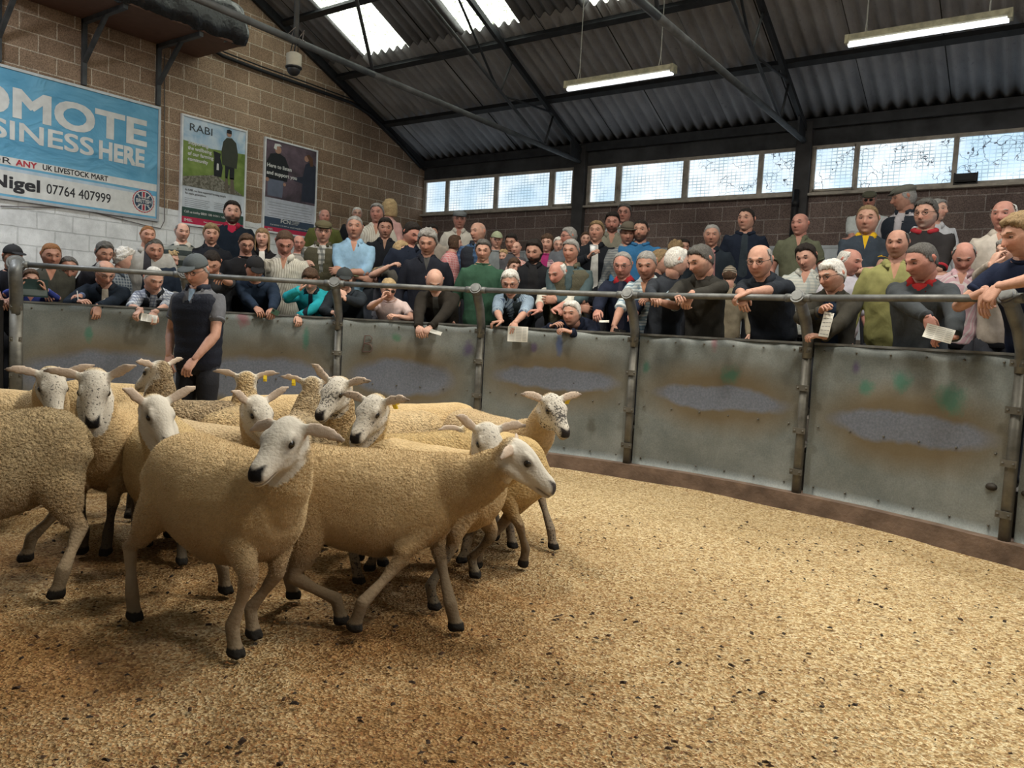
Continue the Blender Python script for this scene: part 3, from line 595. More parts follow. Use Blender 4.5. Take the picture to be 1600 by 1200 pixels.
textonA(P2,'Here to listen',y0+.05,3.74,.085,M_bw,.50,.005,'LEFT',6); textonA(P2,'and support you',y0+.05,3.62,.085,M_bw,.62,.005,'LEFT',6)
for k in range(6): flat(P2,y0+.12-.03*(k%2),3.165-k*.045,y1-.14+.03*(k%3),3.172-k*.045,plain('poster_small_print',(.25,.27,.3),.6),1,'text_line')
flat(P2,y0+.03,2.76,y1-.03,2.92,plain('poster_navy_band',(.05,.075,.12),.5),1,'navy_band'); textonA(P2,'FCN',y0+.36,2.85,.09,M_bw,.20,.004,'LEFT',3)
textonA(P2,'THE FARMING\nCOMMUNITY\nNETWORK',y0+.59,2.897,.024,M_bw,.17,.0,'LEFT',3); textonA(P2,'Call 03000 111 999 or email help@fcn.org.uk',y0+.15,2.79,.032,M_bw,.8,.0,'LEFT',3)
flat(P2,y0+.03,2.69,y1-.03,2.76,plain('poster_red_band',(.50,.03,.08),.5),1,'red_band'); textonA(P2,'IMEL',y0+.10,2.705,.045,M_bw,.11,.002,'LEFT',3)
# platform on brackets wrapped in black plastic
zp=5.10; xo=-10.05
PB=empty('bracket_platform',(XA,5.6,4.25),'boarded platform on steel brackets high on the left wall, above the blue banner','platform'); L=np.array(PB.location)
mb=MB(); mb.box(np.array([XA+.02,4.3,zp])-L,np.array([xo,6.95,zp+.03])-L); link('board',mb.mesh('board',[plain('brown_plyboard',(.12,.06,.04),.7)],False),PB)
for y in (4.25,5.28,6.33):
    mb=MB(); mb.box(np.array([XA+.002,y-.03,4.24])-L,np.array([XA+.05,y+.03,zp])-L); mb.box(np.array([XA+.003,y-.03,zp-.06])-L,np.array([xo-.02,y+.03,zp])-L); beam(mb,np.array([XA+.05,y,4.55])-L,np.array([XA+.62,y,zp-.03])-L,.05,.05); link('bracket',mb.mesh('bracket',[M_tie],False),PB)
sh=empty('plastic_wrap',(XA+.5,5.6,zp+.03),'crumpled black plastic sheeting wrapped over the wall platform','plastic sheeting'); L=np.array(sh.location)
g_=40; V=[];F=[]
U=[(XA+.03,.55)]+[(XA+.03+(xo-XA)*k/10,.55+.06*math.sin(k)) for k in range(1,11)]+[(xo+.05,.42),(xo+.06,.28),(xo+.05,.12),(xo+.01,-.03),(xo-.08,-.02)]
ys=np.linspace(4.2,7.02,60)
for y in ys:
    e_=1-max(0,(y-6.85)/.17)**2*.5
    for (x,z) in U: V.append((x,y,zp+.03+z*e_))
V=np.array(V); V+= .035*np.c_[sinnoise(V,9,1),sinnoise(V,12,2)*.5,sinnoise(V*[1,2.5,1],9,3)]; n=len(U)
V[:,0]=np.maximum(V[:,0],XA+.01)
F=[(i*n+j,i*n+j+1,(i+1)*n+j+1,(i+1)*n+j) for i in range(len(ys)-1) for j in range(n-1)]; L_=len(V)-n; F.append(tuple(range(L_,L_+n)))
mb=MB(); mb.add(V-L,F); link('sheeting',mb.mesh('sheeting',[plain('black_polythene',(.018,.018,.02),.22,0,.3,8,.01,18,.6)]),sh)
# conduit along the wall
cp=[(XA+.05,*ya(px,py)) for px,py in ((318,72),(345,88),(400,109),(480,137),(546,161),(576,180),(600,202),(625,229),(655,262))]
mb=MB(); mb.tube(cp,.03,8,rnd=False); mb.tube([(XA+.09,a[1],a[2]+.05) for a in cp],.012,6,rnd=False)
tag(link('cable_conduit',mb.mesh('cable_conduit',[M_black])),'black cable conduit running across the left wall and down under the roof edge','pipe')
cp=[(XA+.02,*ya(px,py)) for px,py in ((256,85),(256,200),(256,345),(250,357),(225,352),(120,325),(0,322))]
mb=MB(); mb.tube(cp,.007,6,rnd=False); tag(link('wall_cable',mb.mesh('wall_cable',[plain('grey_cable',(.16,.14,.13),.6)])),'thin cable hanging beside the blue banner and along under it','cable')
# hanging cylinder speaker/camera on the truss tie
c=onX(459,101,-7.38); c=np.array(c); hl=empty('hanging_camera',c+[0,0,-.14],'grey dome camera hung by wires from the left roof truss tie','camera')
mb=MB(); mb.tube([(0,0,.27),(0,0,.25),(0,0,.13),(0,0,.10)],[.05,.085,.085,.08],16,rnd=False); link('housing',mb.mesh('housing',[plain('aged_cream_plastic',(.30,.28,.23),.6)]),hl)
mb=MB(); mb.tube([(0,0,.115),(0,0,.10)],.092,16,rnd=False); mb.ell((0,0,.09),(.075,.075,.075),z1=.1); link('dome',mb.mesh('dome',[M_black]),hl)
mb=MB(); mb.tube([(0,0,.27),(.01,0,.33),(.02,.05,.46)],.008,6); mb.tube([(0,.05,.26),(.03,.03,.40)],.005,6); mb.tube([(0,-.05,.26),(-.02,.0,.42)],.005,6); link('wires',mb.mesh('wires',[M_black]),hl)
mb=MB(); cz_=c+np.array([0,.05,.33]); 
for k in range(5): mb.tube([cz_+[.05*math.cos(k*2),(k-2)*.04,.06],cz_+[-.05,(k-2)*.05,0],cz_+[.04,(k-2)*.03,-.05]],.006,5)
tag(link('wire_bundle',mb.mesh('wire_bundle',[plain('grey_cable',(.16,.14,.13),.6)])),'tangle of wires tied round the truss tie above the camera','wires')
# floodlight on the sill
s=onY(1510,281,YB-.06); fl=empty('floodlight',(-1.38,YB-.05,3.505),'small black floodlight standing on the right window sill','floodlight')
mb=MB(); mb.box((-.125,-.06,.03),(.125,.04,.14)); mb.box((-.10,-.075,.045),(.10,-.06,.125)); link('lamp_body',mb.mesh('lamp_body',[M_black],False),fl)
mb=MB(); mb.box((-.14,-.02,0),(-.125,.02,.16)); mb.box((.125,-.02,0),(.14,.02,.16)); mb.box((-.14,-.03,-.0),(.14,.03,.012)); link('stand',mb.mesh('stand',[M_black],False),fl)
# drain pipe at pier
mb=MB(); mb.tube([(-3.56,YB-.14,2.6),(-3.56,YB-.14,3.55)],.045,10,rnd=False); mb.tube([(-3.56,YB-.14,3.30),(-3.56,YB-.14,3.40)],.055,10,rnd=False)
tag(link('drain_pipe',mb.mesh('drain_pipe',[M_black])),'short black pipe on the pier right of the middle windows','pipe')
# ------------------------------------------------ fluorescent battens
M_tube=emis('lit_fluorescent_tube',(.93,.97,1.0),TUBE_EMIT); M_bat=plain('grimy_cream_batten',(.26,.24,.165),.6,0,.4,14)
def batten(x0,x1,y,z,label):
    r=empty('strip_light',((x0+x1)/2,y,z),label,'strip light','fluorescent strip lights hung from the roof'); h=(x1-x0)/2
    mb=MB(); mb.box((-h,-.055,.03),(h,.055,.09)); mb.box((-h-.01,-.06,.0),(-h+.03,.06,.09)); mb.box((h-.03,-.06,.0),(h+.01,.06,.09)); link('housing',mb.mesh('housing',[M_bat],False),r)
    mb=MB(); mb.tube([(-h+.02,0,.0),(h-.02,0,.0)],[(.028,.034)]*2,12,rnd=False,e=2.6); link('diffuser',mb.mesh('diffuser',[M_tube]),r)
    for dx in (-h*.75,h*.75):
        mb=MB(); zz=roofz(y)-z-.05; k=11 
        mb.tube([(dx,-.04,.09),(dx,0,.22),(dx,0,zz)],.007,6); mb.tube([(dx,.04,.09),(dx,0,.22)],.006,6); link('hanging_chain',mb.mesh('hanging_chain',[plain('chain_grey',(.25,.24,.22),.5)]),r)
batten(-5.63,-4.13,8.73,4.40,'left one of the two hanging strip lights in view'); batten(-2.27,-.77,9.0,4.50,'right one of the two hanging strip lights in view, nearer the camera')
# light added over the ring, beyond what windows and roof lights give

# lamps added over ring and terraces, out of view, to light floor and flock
def added_highbay(x,y,z,w,lb):
    if not '_' in lb: pass
    r=empty('added_lamp',(x,y,z),lb,'lamp','added lamps over the sale ring')
    mb=MB(); mb.tube([(0,0,.0),(0,0,.22),(0,0,.34)],[.34,.16,.07],20,rnd=False); link('shade',mb.mesh('shade',[M_galv]),r)
    mb=MB(); mb.tube([(0,0,.34),(0,0,roofz(y)-z-.05)],.012,6,rnd=False); link('hanging_rod',mb.mesh('hanging_rod',[M_steel]),r)
    l=bpy.data.lights.new('fill_light','AREA'); l.shape='DISK'; l.size=.6; l.energy=w; l.color=(1.,.93,.79) if w==ADDED_LAMP_W else (.92,.96,1.); o=bpy.data.objects.new('fill_light',l); COL.objects.link(o); o.parent=r; o.location=(0,0,-.02)
for x,y,lb in ((-1.2,4.6,'added unseen high-bay lamp over the ring in front of the middle panels'),(-4.4,4.4,'added unseen high-bay lamp over the ring in front of the poster wall'),(.9,2.6,'added unseen high-bay lamp over the right side of the ring')): added_highbay(x,y,5.3,ADDED_LAMP_W,lb)
for x,y,lb in ((-8.9,2.2,'added unseen high-bay lamp near the poster wall, left of the ring'),(2.7,6.2,'added unseen high-bay lamp at the right end of the terraces')): added_highbay(x,y,5.3,ADDED_LAMP_W*1.0001*.9,lb)
# ================================================================ SHEEP
def sheepmat():
    m,nt,b=newmat('fleece_and_hide',.9,0,.12); v=ocoord(nt); wool=attr(nt,'wool','Fac'); spk=attr(nt,'spk','Fac')
    c=attr(nt,'Col')
    n1=noise_(nt,v,55,3,.7); n2=noise_(nt,v,5,4,.6); n3=noise_(nt,v,160,2,.6)
    shade=ramp(nt,n1,[(.32,1-.16-.0),(.60,1.06)])
    shade=mix(nt,attr(nt,'curl','Fac'),shade,ramp(nt,n1,[(.34,.42),(.58,1.15)])); c=mix(nt,wool,c,mix(nt,1.0,c,shade,'MULTIPLY'))
    c=mix(nt,math_(nt,'MULTIPLY',wool,.8),c,mix(nt,1.0,c,ramp(nt,n2,[(.35,(.86,.78,.66)),(.65,(1.08,1.06,1.02))]),'MULTIPLY'))
    sp=noise_(nt,v,85,4,.75,.3); reg=noise_(nt,v,11,2)
    thr=math_(nt,'ADD',math_(nt,'MULTIPLY',spk,.16),math_(nt,'MULTIPLY',math_(nt,'SUBTRACT',reg,.5),math_(nt,'MULTIPLY',spk,.5)))
    f=math_(nt,'GREATER_THAN',math_(nt,'ADD',sp,thr),.62); f=math_(nt,'MULTIPLY',f,math_(nt,'GREATER_THAN',spk,.04))
    c=mix(nt,math_(nt,'MULTIPLY',f,.9),c,(.03,.028,.03)); nt.links.new(c,b.inputs['Base Color'])
    vo=nd(nt,'ShaderNodeTexVoronoi',Scale=70.); nt.links.new(scalev(nt,v,(.8,1,1.2)),vo.inputs['Vector'])
    h=math_(nt,'MULTIPLY',math_(nt,'ADD',math_(nt,'MULTIPLY',vo.outputs['Distance'],-.9),math_(nt,'ADD',n1,math_(nt,'MULTIPLY',n3,.6))),math_(nt,'ADD',math_(nt,'MULTIPLY',wool,math_(nt,'ADD',math_(nt,'MULTIPLY',attr(nt,'curl','Fac'),.75),.35)),.08))
    bump(nt,b,h,.018,1.0); return m
M_fleece=sheepmat(); M_eye=plain('dark_sheep_eye',(.012,.009,.007),.12,0,0,5,0,60,.6); M_tag=plain('yellow_ear_tag',(.75,.55,.03),.4)
M_eyer=plain('amber_sheep_iris',(.18,.10,.03),.25)
def ik(A,B,l1,l2,pole):
    """two bone chain from A to B, returns mid joint, clamped B"""
    A=np.array(A,float);B=np.array(B,float); d=B-A; L=np.linalg.norm(d); 
    if L>(l1+l2)*.995: B=A+d/L*(l1+l2)*.995; d=B-A; L=np.linalg.norm(d)
    if L<abs(l1-l2)+.01: L=abs(l1-l2)+.01
    t=d/np.linalg.norm(d); a=(l1*l1-l2*l2+L*L)/(2*L); h=math.sqrt(max(l1*l1-a*a,0)); p=np.array(pole,float); p=nrm(p-t*(p@t)); return A+t*a+p*h,B
def rotm(yaw,pitch=0,roll=0):
    """columns forward,left,up; yaw about z, pitch positive = nose down"""
    cy,sy=math.cos(yaw),math.sin(yaw); f=np.array([cy*math.cos(pitch),sy*math.cos(pitch),-math.sin(pitch)]); l=np.array([-sy,cy,0]); u=np.cross(f,l)
    l2=l*math.cos(roll)+u*math.sin(roll); u2=-l*math.sin(roll)+u*math.cos(roll); return np.c_[f,l2,u2]
def camyaw(px,off):
    """world yaw of a direction 'off' degrees from facing the camera at pixel column px; + turns towards image right"""
    d=ray(px,600)[:2]; return math.atan2(-d[1],-d[0])+math.radians(off)
def sheep(label,pos,heading,head,hyaw,hpitch,hroll=0,S=1.0,feet={},vox=.013,spk=.0,nose=(.02,.018,.018),woolc=(.56,.425,.25),tags='',ears=(0,0),fuzz=0,legc=(.22,.17,.115),belly=0,seed=0,fat=1.0,bodypitch=0,headS=1.04,curl=0.,group='sheep in the sale ring',droop=0):
    """pos: world xy under the trunk centre, head: world position of the skull centre, hyaw in world radians"""
    R=rotm(heading); O=np.array([pos[0],pos[1],0.])
    toL=lambda w:(R.T@(np.asarray(w,float)-O))/S
    H=toL(head); HR=R.T@rotm(hyaw,math.radians(hpitch),math.radians(hroll)); hs=1.12*headS*.88
    hp=lambda x,y,z:H+HR@np.array([x,y,z])*hs
    mb=MB(); w=1.0*fat
    secs=[(-.575,.575,.08,.07),(-.55,.575,.14,.125),(-.49,.575,.185,.175),(-.38,.57,.215,.205),(-.2,.54,.232,.225),(0,.52,.245,.245),(.18,.525,.236,.228),(.31,.54,.215,.20),(.41,.56,.185,.165),(.47,.58,.135,.12),(.50,.59,.075,.06)]
    rings=[];th=np.linspace(0,2*math.pi,28,endpoint=False); ct,st=np.cos(th),np.sin(th)
    e=2/2.35; cx_,sz_=np.sign(ct)*abs(ct)**e,np.sign(st)*abs(st)**e
    bp=math.radians(bodypitch)
    for x,z,hh,hw in secs: rings.append(np.c_[np.full(28,x*.79),cx_*hw*w*.90,z+sz_*hh+x*math.tan(bp)])
    mb.loft(rings)
    # neck
    A=np.array([.225,0,.575+.3*math.tan(bp)]); B=hp(-.02,0,-.035); d=B-A; mid=A+d*.55+np.array([.05,0,-.02])
    mb.tube([A,A+d*.25+np.array([.04,0,-.0]),mid,A+d*.82+np.array([.02,0,-.005]),B],[(.19,.15),(.155,.13),(.115,.10),(.092,.086),(.07,.066)],20,ref=(0,0,1))
    mb.tube([hp(-.05,0,-.03),hp(0,0,-.025)],[(.07,.06)]*2,14,ref=HR[:,2])
    # head
    hsec=[(-.085,.0,.03,.03),(-.07,.004,.052,.05),(-.035,.004,.07,.069),(.0,.0,.077,.073),(.04,-.004,.074,.069),(.075,-.012,.069,.064),(.105,-.019,.061,.055),(.135,-.026,.054,.048),(.162,-.031,.050,.044),(.186,-.034,.047,.043),(.207,-.038,.040,.038),(.220,-.041,.028,.028),(.226,-.043,.014,.015)]
    HN=26; t2=np.linspace(0,2*math.pi,HN,endpoint=False); rings=[]
    for x,zc,hh,hw in hsec:
        c_,s_=np.cos(t2),np.sin(t2); yy=np.sign(c_)*abs(c_)**.86*hw; zz=np.sign(s_)*abs(s_)**.9*hh
        yy=np.where(zz<0,yy*(1-.22*np.abs(zz)/max(hh,.01)),yy*(1-.12*np.abs(zz)/hh))
        rings.append(np.array([hp(x,a,zc+b_) for a,b_ in zip(yy,zz)]))
    mb.loft(rings)
    for s in (-1,1): # brow ridges, cheeks, ears
        mb.tube([hp(.03,s*.052,.040),hp(.06,s*.056,.030),hp(.085,s*.048,.018)],[.016,.017,.010],8)
        mb.tube([hp(.0,s*.045,-.05),hp(.05,s*.042,-.055),hp(.10,s*.03,-.06)],[.03,.026,.016],8)
        er=ears[0 if s>0 else 1]; er=math.radians(er)
        dirv=lambda l,up,bk:hp(-.03-bk,s*(.055+l),.028+up)
        base=dirv(0,0,0); L=.168
        p1=dirv(L*.35,.35*L*math.sin(er)+.008,.008); p2=dirv(L*.7*math.cos(er),.7*L*math.sin(er)+.004,.014); p3=dirv(L*math.cos(er),L*math.sin(er)-.012,.016)
        mb.tube([base,p1,p2,p3],[(.016,.021),(.010,.031),(.009,.028),(.007,.011)],12,ref=HR@np.array([.75,0,.65]))
    # legs
    def W2L(p): q=toL((p[0],p[1],0)); return q
    defaults={'fl':(.235,.10),'fr':(.235,-.10),'hl':(-.37,.105),'hr':(-.37,-.105)}
    legpts=[]
    for k,(dx,dy) in defaults.items():
        s=1 if k[1]=='l' else -1; up=0
        if k in feet: f=W2L(feet[k]); up=feet[k][2] if len(feet[k])>2 else 0
        else: f=np.array([dx+random.uniform(-.04,.04),dy,0])
        hoof=np.array([f[0],f[1],.028+up])
        if k[0]=='f':
            sh=np.array([.215,s*.105,.47+.27*math.tan(bp)]); fet=hoof+np.array([-.028,0,.085]); 
            if up: fet=hoof+np.array([.03,0,.09])
            kn,_=ik(sh,fet,.215,.20,(1,0,.0)); 
            P=[sh+np.array([-.03,-s*.02,.12]),sh,sh*.45+kn*.55,kn+np.array([0,0,.03]),kn,kn*.5+fet*.5,fet+np.array([0,0,.012]),fet*.4+hoof*.6,hoof]
            Rd=[(.135,.08),(.112,.072),(.058,.046),(.040,.035),(.036,.033),(.023,.020),(.031,.028),(.027,.027),(.040,.034)]
        else:
            st_=np.array([-.23,s*.12,.46-.3*math.tan(bp)]); fet=hoof+np.array([-.025,0,.085]); hk,_=ik(st_,fet,.275,.215,(-1,0,.15))
            P=[np.array([-.31,s*.085,.60]),np.array([-.285,s*.105,.50]),st_*.55+hk*.45+np.array([-.03,0,.03]),hk*.8+st_*.2,hk,hk*.5+fet*.5,fet+np.array([0,0,.012]),fet*.4+hoof*.6,hoof]
            Rd=[(.17,.10),(.155,.10),(.092,.062),(.05,.034),(.040,.030),(.024,.021),(.031,.028),(.027,.027),(.040,.034)]
        mb.tube(P,Rd,14,ref=(1,0,0)); legpts.append((P,k,hoof))
        for q in (-1,1): mb.tube([hoof+np.array([-.012,q*.014,.006]),hoof+np.array([.03,q*.013,-.010])],[(.016,.024),(.013,.016)],8,ref=(0,0,1))
    if not (seed%3): mb.tube([(-.43,0,.66),(-.475,0,.58),(-.475,0,.48)],[.035,.03,.018],8) # tail
    else: mb.tube([(-.43,0,.68),(-.475,0,.63)],[.035,.025],8)
    V,F=remesh(mb,vox,5,.5)
    # head space coordinates
    hq=((V-H)@HR)/hs; hx,hy,hz=hq.T
    ax_=np.clip(hx,-.06,.2); rad=np.sqrt((hx-ax_)**2+hy**2+(hz+.01+.15*np.clip(ax_,0,.2))**2)
    inhead=(rad<.105)*np.clip((hx+.075)/.035,0,1)*(1-np.clip((-hz-.045)/.03,0,1)*np.clip((.035-hx)/.04,0,1))
    earm=np.zeros(len(V))
    for s in (-1,1):
        er=math.radians(ears[0 if s>0 else 1]); E0=np.array([-.03,s*.075,.036]); E1=np.array([-.045,s*(.055+.155*math.cos(er)),.028+.155*math.sin(er)-.012])
        d_=E1-E0; t_=np.clip(((np.c_[hx,hy,hz]-E0)@d_)/(d_@d_),0,1); dd=np.linalg.norm(np.c_[hx,hy,hz]-E0-t_[:,None]*d_,axis=1); earm=np.maximum(earm,(dd<.052)*(t_>.05))
    earm=earm*(np.abs(hy)>.068); inhead=np.maximum(inhead,earm)
    z=V[:,2]; x=V[:,0]
    leg=np.clip((.36-z)/.10,0,1)*(1-inhead); 
    wool=(1-inhead)*(1-leg*.93)
    nz=sinnoise(V,9,seed+1); nz2=sinnoise(V,3,seed+2)
    wc=np.array(woolc)*(1+.08*nz2[:,None]); wc=wc*(1+.0*nz[:,None])
    dirt_shade=np.clip((.54-z)/.22+.25*nz2,0,1)[:,None]*.6; wc=wc*(1-dirt_shade)+np.array([.27,.17,.09])*dirt_shade  # lower fleece browned: dirty belly plus underside shade painted into the colour
    fc=np.array([.58,.54,.475])*(1+.05*nz[:,None])
    lc=np.array(legc)[None]*(1+.25*nz[:,None]); lowd=np.clip((.17-z)/.1,0,1)[:,None]*.35; lc=lc*(1-lowd)+np.array([.10,.085,.06])*lowd
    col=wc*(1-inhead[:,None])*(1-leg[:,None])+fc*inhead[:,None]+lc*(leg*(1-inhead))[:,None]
    # pinkish ear insides, dark ear tips, dark muzzle, mouth line, eye surround, hooves
    col=np.where(earm[:,None]>0,col*np.array([.92,.80,.74]),col)
    tip=np.clip((np.abs(hy)-.185)/.02,0,1)*earm*(.6 if spk>0 else .3); col=col*(1-tip[:,None])+np.array([.05,.045,.045])*tip[:,None]
    mz=np.clip((hx-.200+.014*(np.abs(hy)/.02)**2)/.010,0,1)*np.clip((hz+.048)/.008,0,1)*inhead*np.clip((.036-np.abs(hy))/.006,0,1); col=col*(1-mz[:,None])+np.array(nose)*mz[:,None]
    ml=np.exp(-((hz+.060-.04*np.clip((.2-hx),0,.1))/.0055)**2)*np.clip((hx-.135)/.02,0,1)*inhead; ml=np.clip(ml,0,1)*.85; col=col*(1-ml[:,None])+np.array([.05,.035,.03])*ml[:,None]
    ey=np.exp(-(((hx-.056)/.029)**2+((hz-.017)/.018)**2))*(np.abs(hy)>.03)*inhead*.85; ey=np.clip(ey*1.2,0,.9); tearl=np.exp(-(((hx-.085)/.02)**2+((hz-.0)/.007)**2))*(np.abs(hy)>.03)*inhead*.6; ey=np.maximum(ey,tearl)
    col=col*(1-ey[:,None])+np.array([.05,.04,.035])*ey[:,None]
    hf=np.zeros(len(V))
    for P,k,hoof in legpts:
        dd=np.linalg.norm((V-hoof)*[1,1,1.0],axis=1); hf=np.maximum(hf,(dd<.06)*(V[:,2]<hoof[2]+.022))
    col=np.where(hf[:,None]>0,np.array([.022,.020,.018]),col)
    # fleece lumps
    N,q=vnormals(V,F)
    V=V+N*(((.0015+.0035*curl)*sinnoise(V,38,seed+3)+.005*sinnoise(V,12,seed+4))*wool)[:,None]
    V=V+N*(-.005*np.exp(-((hz+.060-.04*np.clip((.2-hx),0,.1))/.006)**2)*np.clip((hx-.13)/.02,0,1)*inhead)[:,None]
    V=V-N*(.006*np.exp(-(((hx-.206)/.009)**2+((np.abs(hy)-.017)/.006)**2+((hz+.030)/.010)**2))*inhead)[:,None]
    spa=(1-.6*earm)*(.28+.42*np.exp(-((hx-.11)/.06)**2)*np.clip((.05-np.abs(hy))/.02,0,1))*inhead*spk*np.clip((hx+.14)/.05,0,1)+leg*.25*(spk>0)
    W=(V*S)@R.T
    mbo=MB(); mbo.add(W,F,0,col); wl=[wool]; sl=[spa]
    if fuzz:
        g=np.random.default_rng(seed+5); tri=q; ar=np.linalg.norm(np.cross(V[tri[:,1]]-V[tri[:,0]],V[tri[:,3]]-V[tri[:,0]]),axis=1)*(wool[tri[:,0]]>.3); pr=ar/ar.sum()
        idx=g.choice(len(tri),fuzz,p=pr); a=g.random((fuzz,1));b_=g.random((fuzz,1)); P=W[tri[idx,0]]*(1-a)*(1-b_)+W[tri[idx,1]]*a*(1-b_)+W[tri[idx,2]]*a*b_+W[tri[idx,3]]*(1-a)*b_
        Nw=N@R.T; nn=Nw[tri[idx,0]]; back=-R[:,0]*.5+np.array([0,0,-.6]); d=nn*g.uniform(.5,1.,(fuzz,1))+back*g.uniform(.5,1.2,(fuzz,1))*.8+g.normal(size=(fuzz,3))*.35; d/=np.linalg.norm(d,axis=1,keepdims=True); ln=g.uniform(.004,.0095,(fuzz,1))*S
        sd=np.cross(d,nn); sd/=np.maximum(np.linalg.norm(sd,axis=1,keepdims=True),1e-6); wd=.0017*S
        T=np.stack([P-sd*wd-nn*.002,P+sd*wd-nn*.002,P+d*ln],1).reshape(-1,3); cc=np.repeat(col[tri[idx,0]]*g.uniform(.88,1.18,(fuzz,1)),3,0)
        mbo.add(T,np.arange(fuzz*3).reshape(-1,3),0,cc); wl.append(np.full(fuzz*3,.0)); sl.append(np.zeros(fuzz*3))
    root=empty('sheep',O,label,'sheep',group); link('body',mbo.mesh('body',[M_fleece],True,{'wool':np.concatenate(wl),'spk':np.concatenate(sl),'curl':np.full(mbo.n,curl)}),root)
    tw=lambda p:R@(np.asarray(p)*S)
    for s in (-1,1):
        me_=MB(); c=tw(hp(.056,s*.0575,.016)); me_.ell(c,(.0175*hs*S,)*3,n=14,m=10,mat=0); 
        o=nrm(tw(hp(.056,s*.2,.02))-tw(hp(.056,0,.014))+R@HR@np.array([.03,0,0])); link('eye',me_.mesh('eye',[M_eye]),root)
    for s,cde in ((1,'l'),(-1,'r')):
        if cde in tags:
            er=math.radians(ears[0 if s>0 else 1]); t=MB(); p=hp(-.030,s*(.055+.155*.45*math.cos(er)),.028+.155*.45*math.sin(er)-.028); fx=R@HR
            t.obox(tw(p),fx@np.array([.004,0,0]),fx@np.array([0,.012,0]),fx@np.array([0,0,.016])); t.obox(tw(p)+fx@np.array([-.022,0,.006]),fx@np.array([.003,0,0]),fx@np.array([0,.010,0]),fx@np.array([0,0,.013])); t.tube([tw(p)+fx@np.array([-.022,0,.006]),tw(p)+fx@np.array([.004,0,.006])],.003,6)
            link('ear_tag',t.mesh('ear_tag',[M_tag],False),root)
    return root
D2=lambda px,py:onZ(px,py,0)[:2]
def hd(px,py,D): return depth(px,py,D)
def yaw2(a,b): return math.atan2(b[1]-a[1],b[0]-a[0])
def fac(p,px,off): return camyaw(px,off)
# ---------------------------------------------------------------- the flock
def pos(px,D): return depth(px,600,D)[:2]
def f2(px,py,up=0): a=D2(px,py); return (a[0],a[1],up)
def flock(label,c,off,head=None,ho=0,hp=35,**k):
    p=pos(*c); hdg=camyaw(c[0],off); S=k.get('S',1.0)
    if head is None: h=np.array([p[0]+math.cos(hdg)*.58*S,p[1]+math.sin(hdg)*.58*S,k.pop('hz',.5)]); hy=hdg
    else: h=hd(*head); hy=camyaw(head[0],ho)
    return sheep(label,p,hdg,h,hy,hp,**k)
flock('large fawn sheep standing at the front with white face turned to the left',(362,3.2),34,(449,684,2.95),-38,27,S=.98,feet={'hr':f2(210,972),'fr':f2(368,1030),'fl':f2(396,1000),'hl':f2(352,930)},vox=.0085,fuzz=110000,nose=(.012,.012,.014),ears=(-12,-14),seed=3,legc=(.25,.185,.12))
flock('sheep walking to the right in profile in front, one foreleg trailing',(598,3.42),90,(806,714,3.30),84,30,S=.95,fat=1.04,feet={'fl':f2(712,988),'fr':f2(552,1000,.03),'hr':f2(533,978),'hl':f2(458,938)},vox=.0085,fuzz=110000,nose=(.06,.05,.05),ears=(5,-5),seed=4,legc=(.21,.155,.10))
flock('big curly sheep cut off by the left edge with its rump to the camera side',(-50,3.45),-80,(-118,572,3.3),-95,15,S=1.03,feet={'hl':f2(88,938),'hr':f2(40,880)},vox=.010,fuzz=90000,curl=.7,seed=7,woolc=(.46,.36,.22),legc=(.25,.19,.125))
flock('sheep facing the camera with a dark nose, second head from the left',(195,4.35),-20,(148,602,3.92),-4,52,S=.98,feet={'fr':f2(128,868),'fl':f2(165,870)},vox=.010,fuzz=40000,spk=.35,nose=(.015,.014,.016),ears=(38,12),seed=8,legc=(.08,.065,.05))
flock('leftmost sheep head, black nosed face looking out over the big curly sheep',(-5,4.85),62,(80,597,4.25),12,52,S=.98,vox=.011,spk=.35,nose=(.012,.012,.014),ears=(28,14),seed=10,woolc=(.60,.46,.28))
flock('sheep with lowered face turned right, standing behind the rump of the front sheep',(262,4.05),8,(243,642,3.72),28,40,S=.93,feet={'fl':f2(284,884),'fr':f2(222,850)},vox=.010,fuzz=20000,ears=(35,38),seed=11,woolc=(.50,.38,.21),legc=(.10,.08,.06))
flock('curly necked sheep looking away to the left, in front of the handler',(318,5.1),-112,(248,581,5.05),-135,25,S=.93,vox=.012,ears=(15,20),curl=1.,seed=13,spk=.2,woolc=(.46,.36,.24))
flock('sheep seen from behind its head, yellow tag in its right-hand ear, right of the handler',(368,4.78),170,(385,597,5.15),178,20,S=.93,vox=.012,ears=(14,14),tags='r',curl=.8,seed=14,spk=.3)
flock('sheep whose pale back shows just beyond the tagged sheep right of the handler',(425,5.55),-92,None,S=.95,hz=.55,vox=.014,seed=16)
flock('sheep peering over the back of the front sheep, ears pricked',(345,4.2),58,(400,640,3.95),38,42,S=.90,vox=.011,ears=(40,35),seed=17,spk=.15,woolc=(.5,.39,.25))
flock('sheep facing away with a yellow tag in its left-hand ear, left of the speckled faces',(478,4.62),-172,(488,605,5.0),175,20,S=.90,vox=.012,ears=(12,12),tags='l',curl=.9,seed=19,spk=.3,woolc=(.44,.35,.23))
flock('heavily speckled sheep looking left from behind, level with the ring post',(600,4.75),-58,(528,610,4.35),-38,34,S=.95,vox=.011,ears=(12,50),curl=.5,seed=20,spk=.8,nose=(.02,.018,.02),woolc=(.60,.46,.28))
flock('sheep with a speckled bridge of nose and a yellow tag, behind the walking sheep',(635,4.12),-72,(584,640,3.92),-36,36,S=.92,vox=.010,fuzz=40000,ears=(12,10),tags='l',curl=.4,seed=22,spk=.45,nose=(.02,.018,.02),woolc=(.56,.42,.22))
flock('sheep whose back shows furthest behind the speckled faces',(652,5.3),-80,None,S=.97,hz=.5,vox=.014,seed=23)
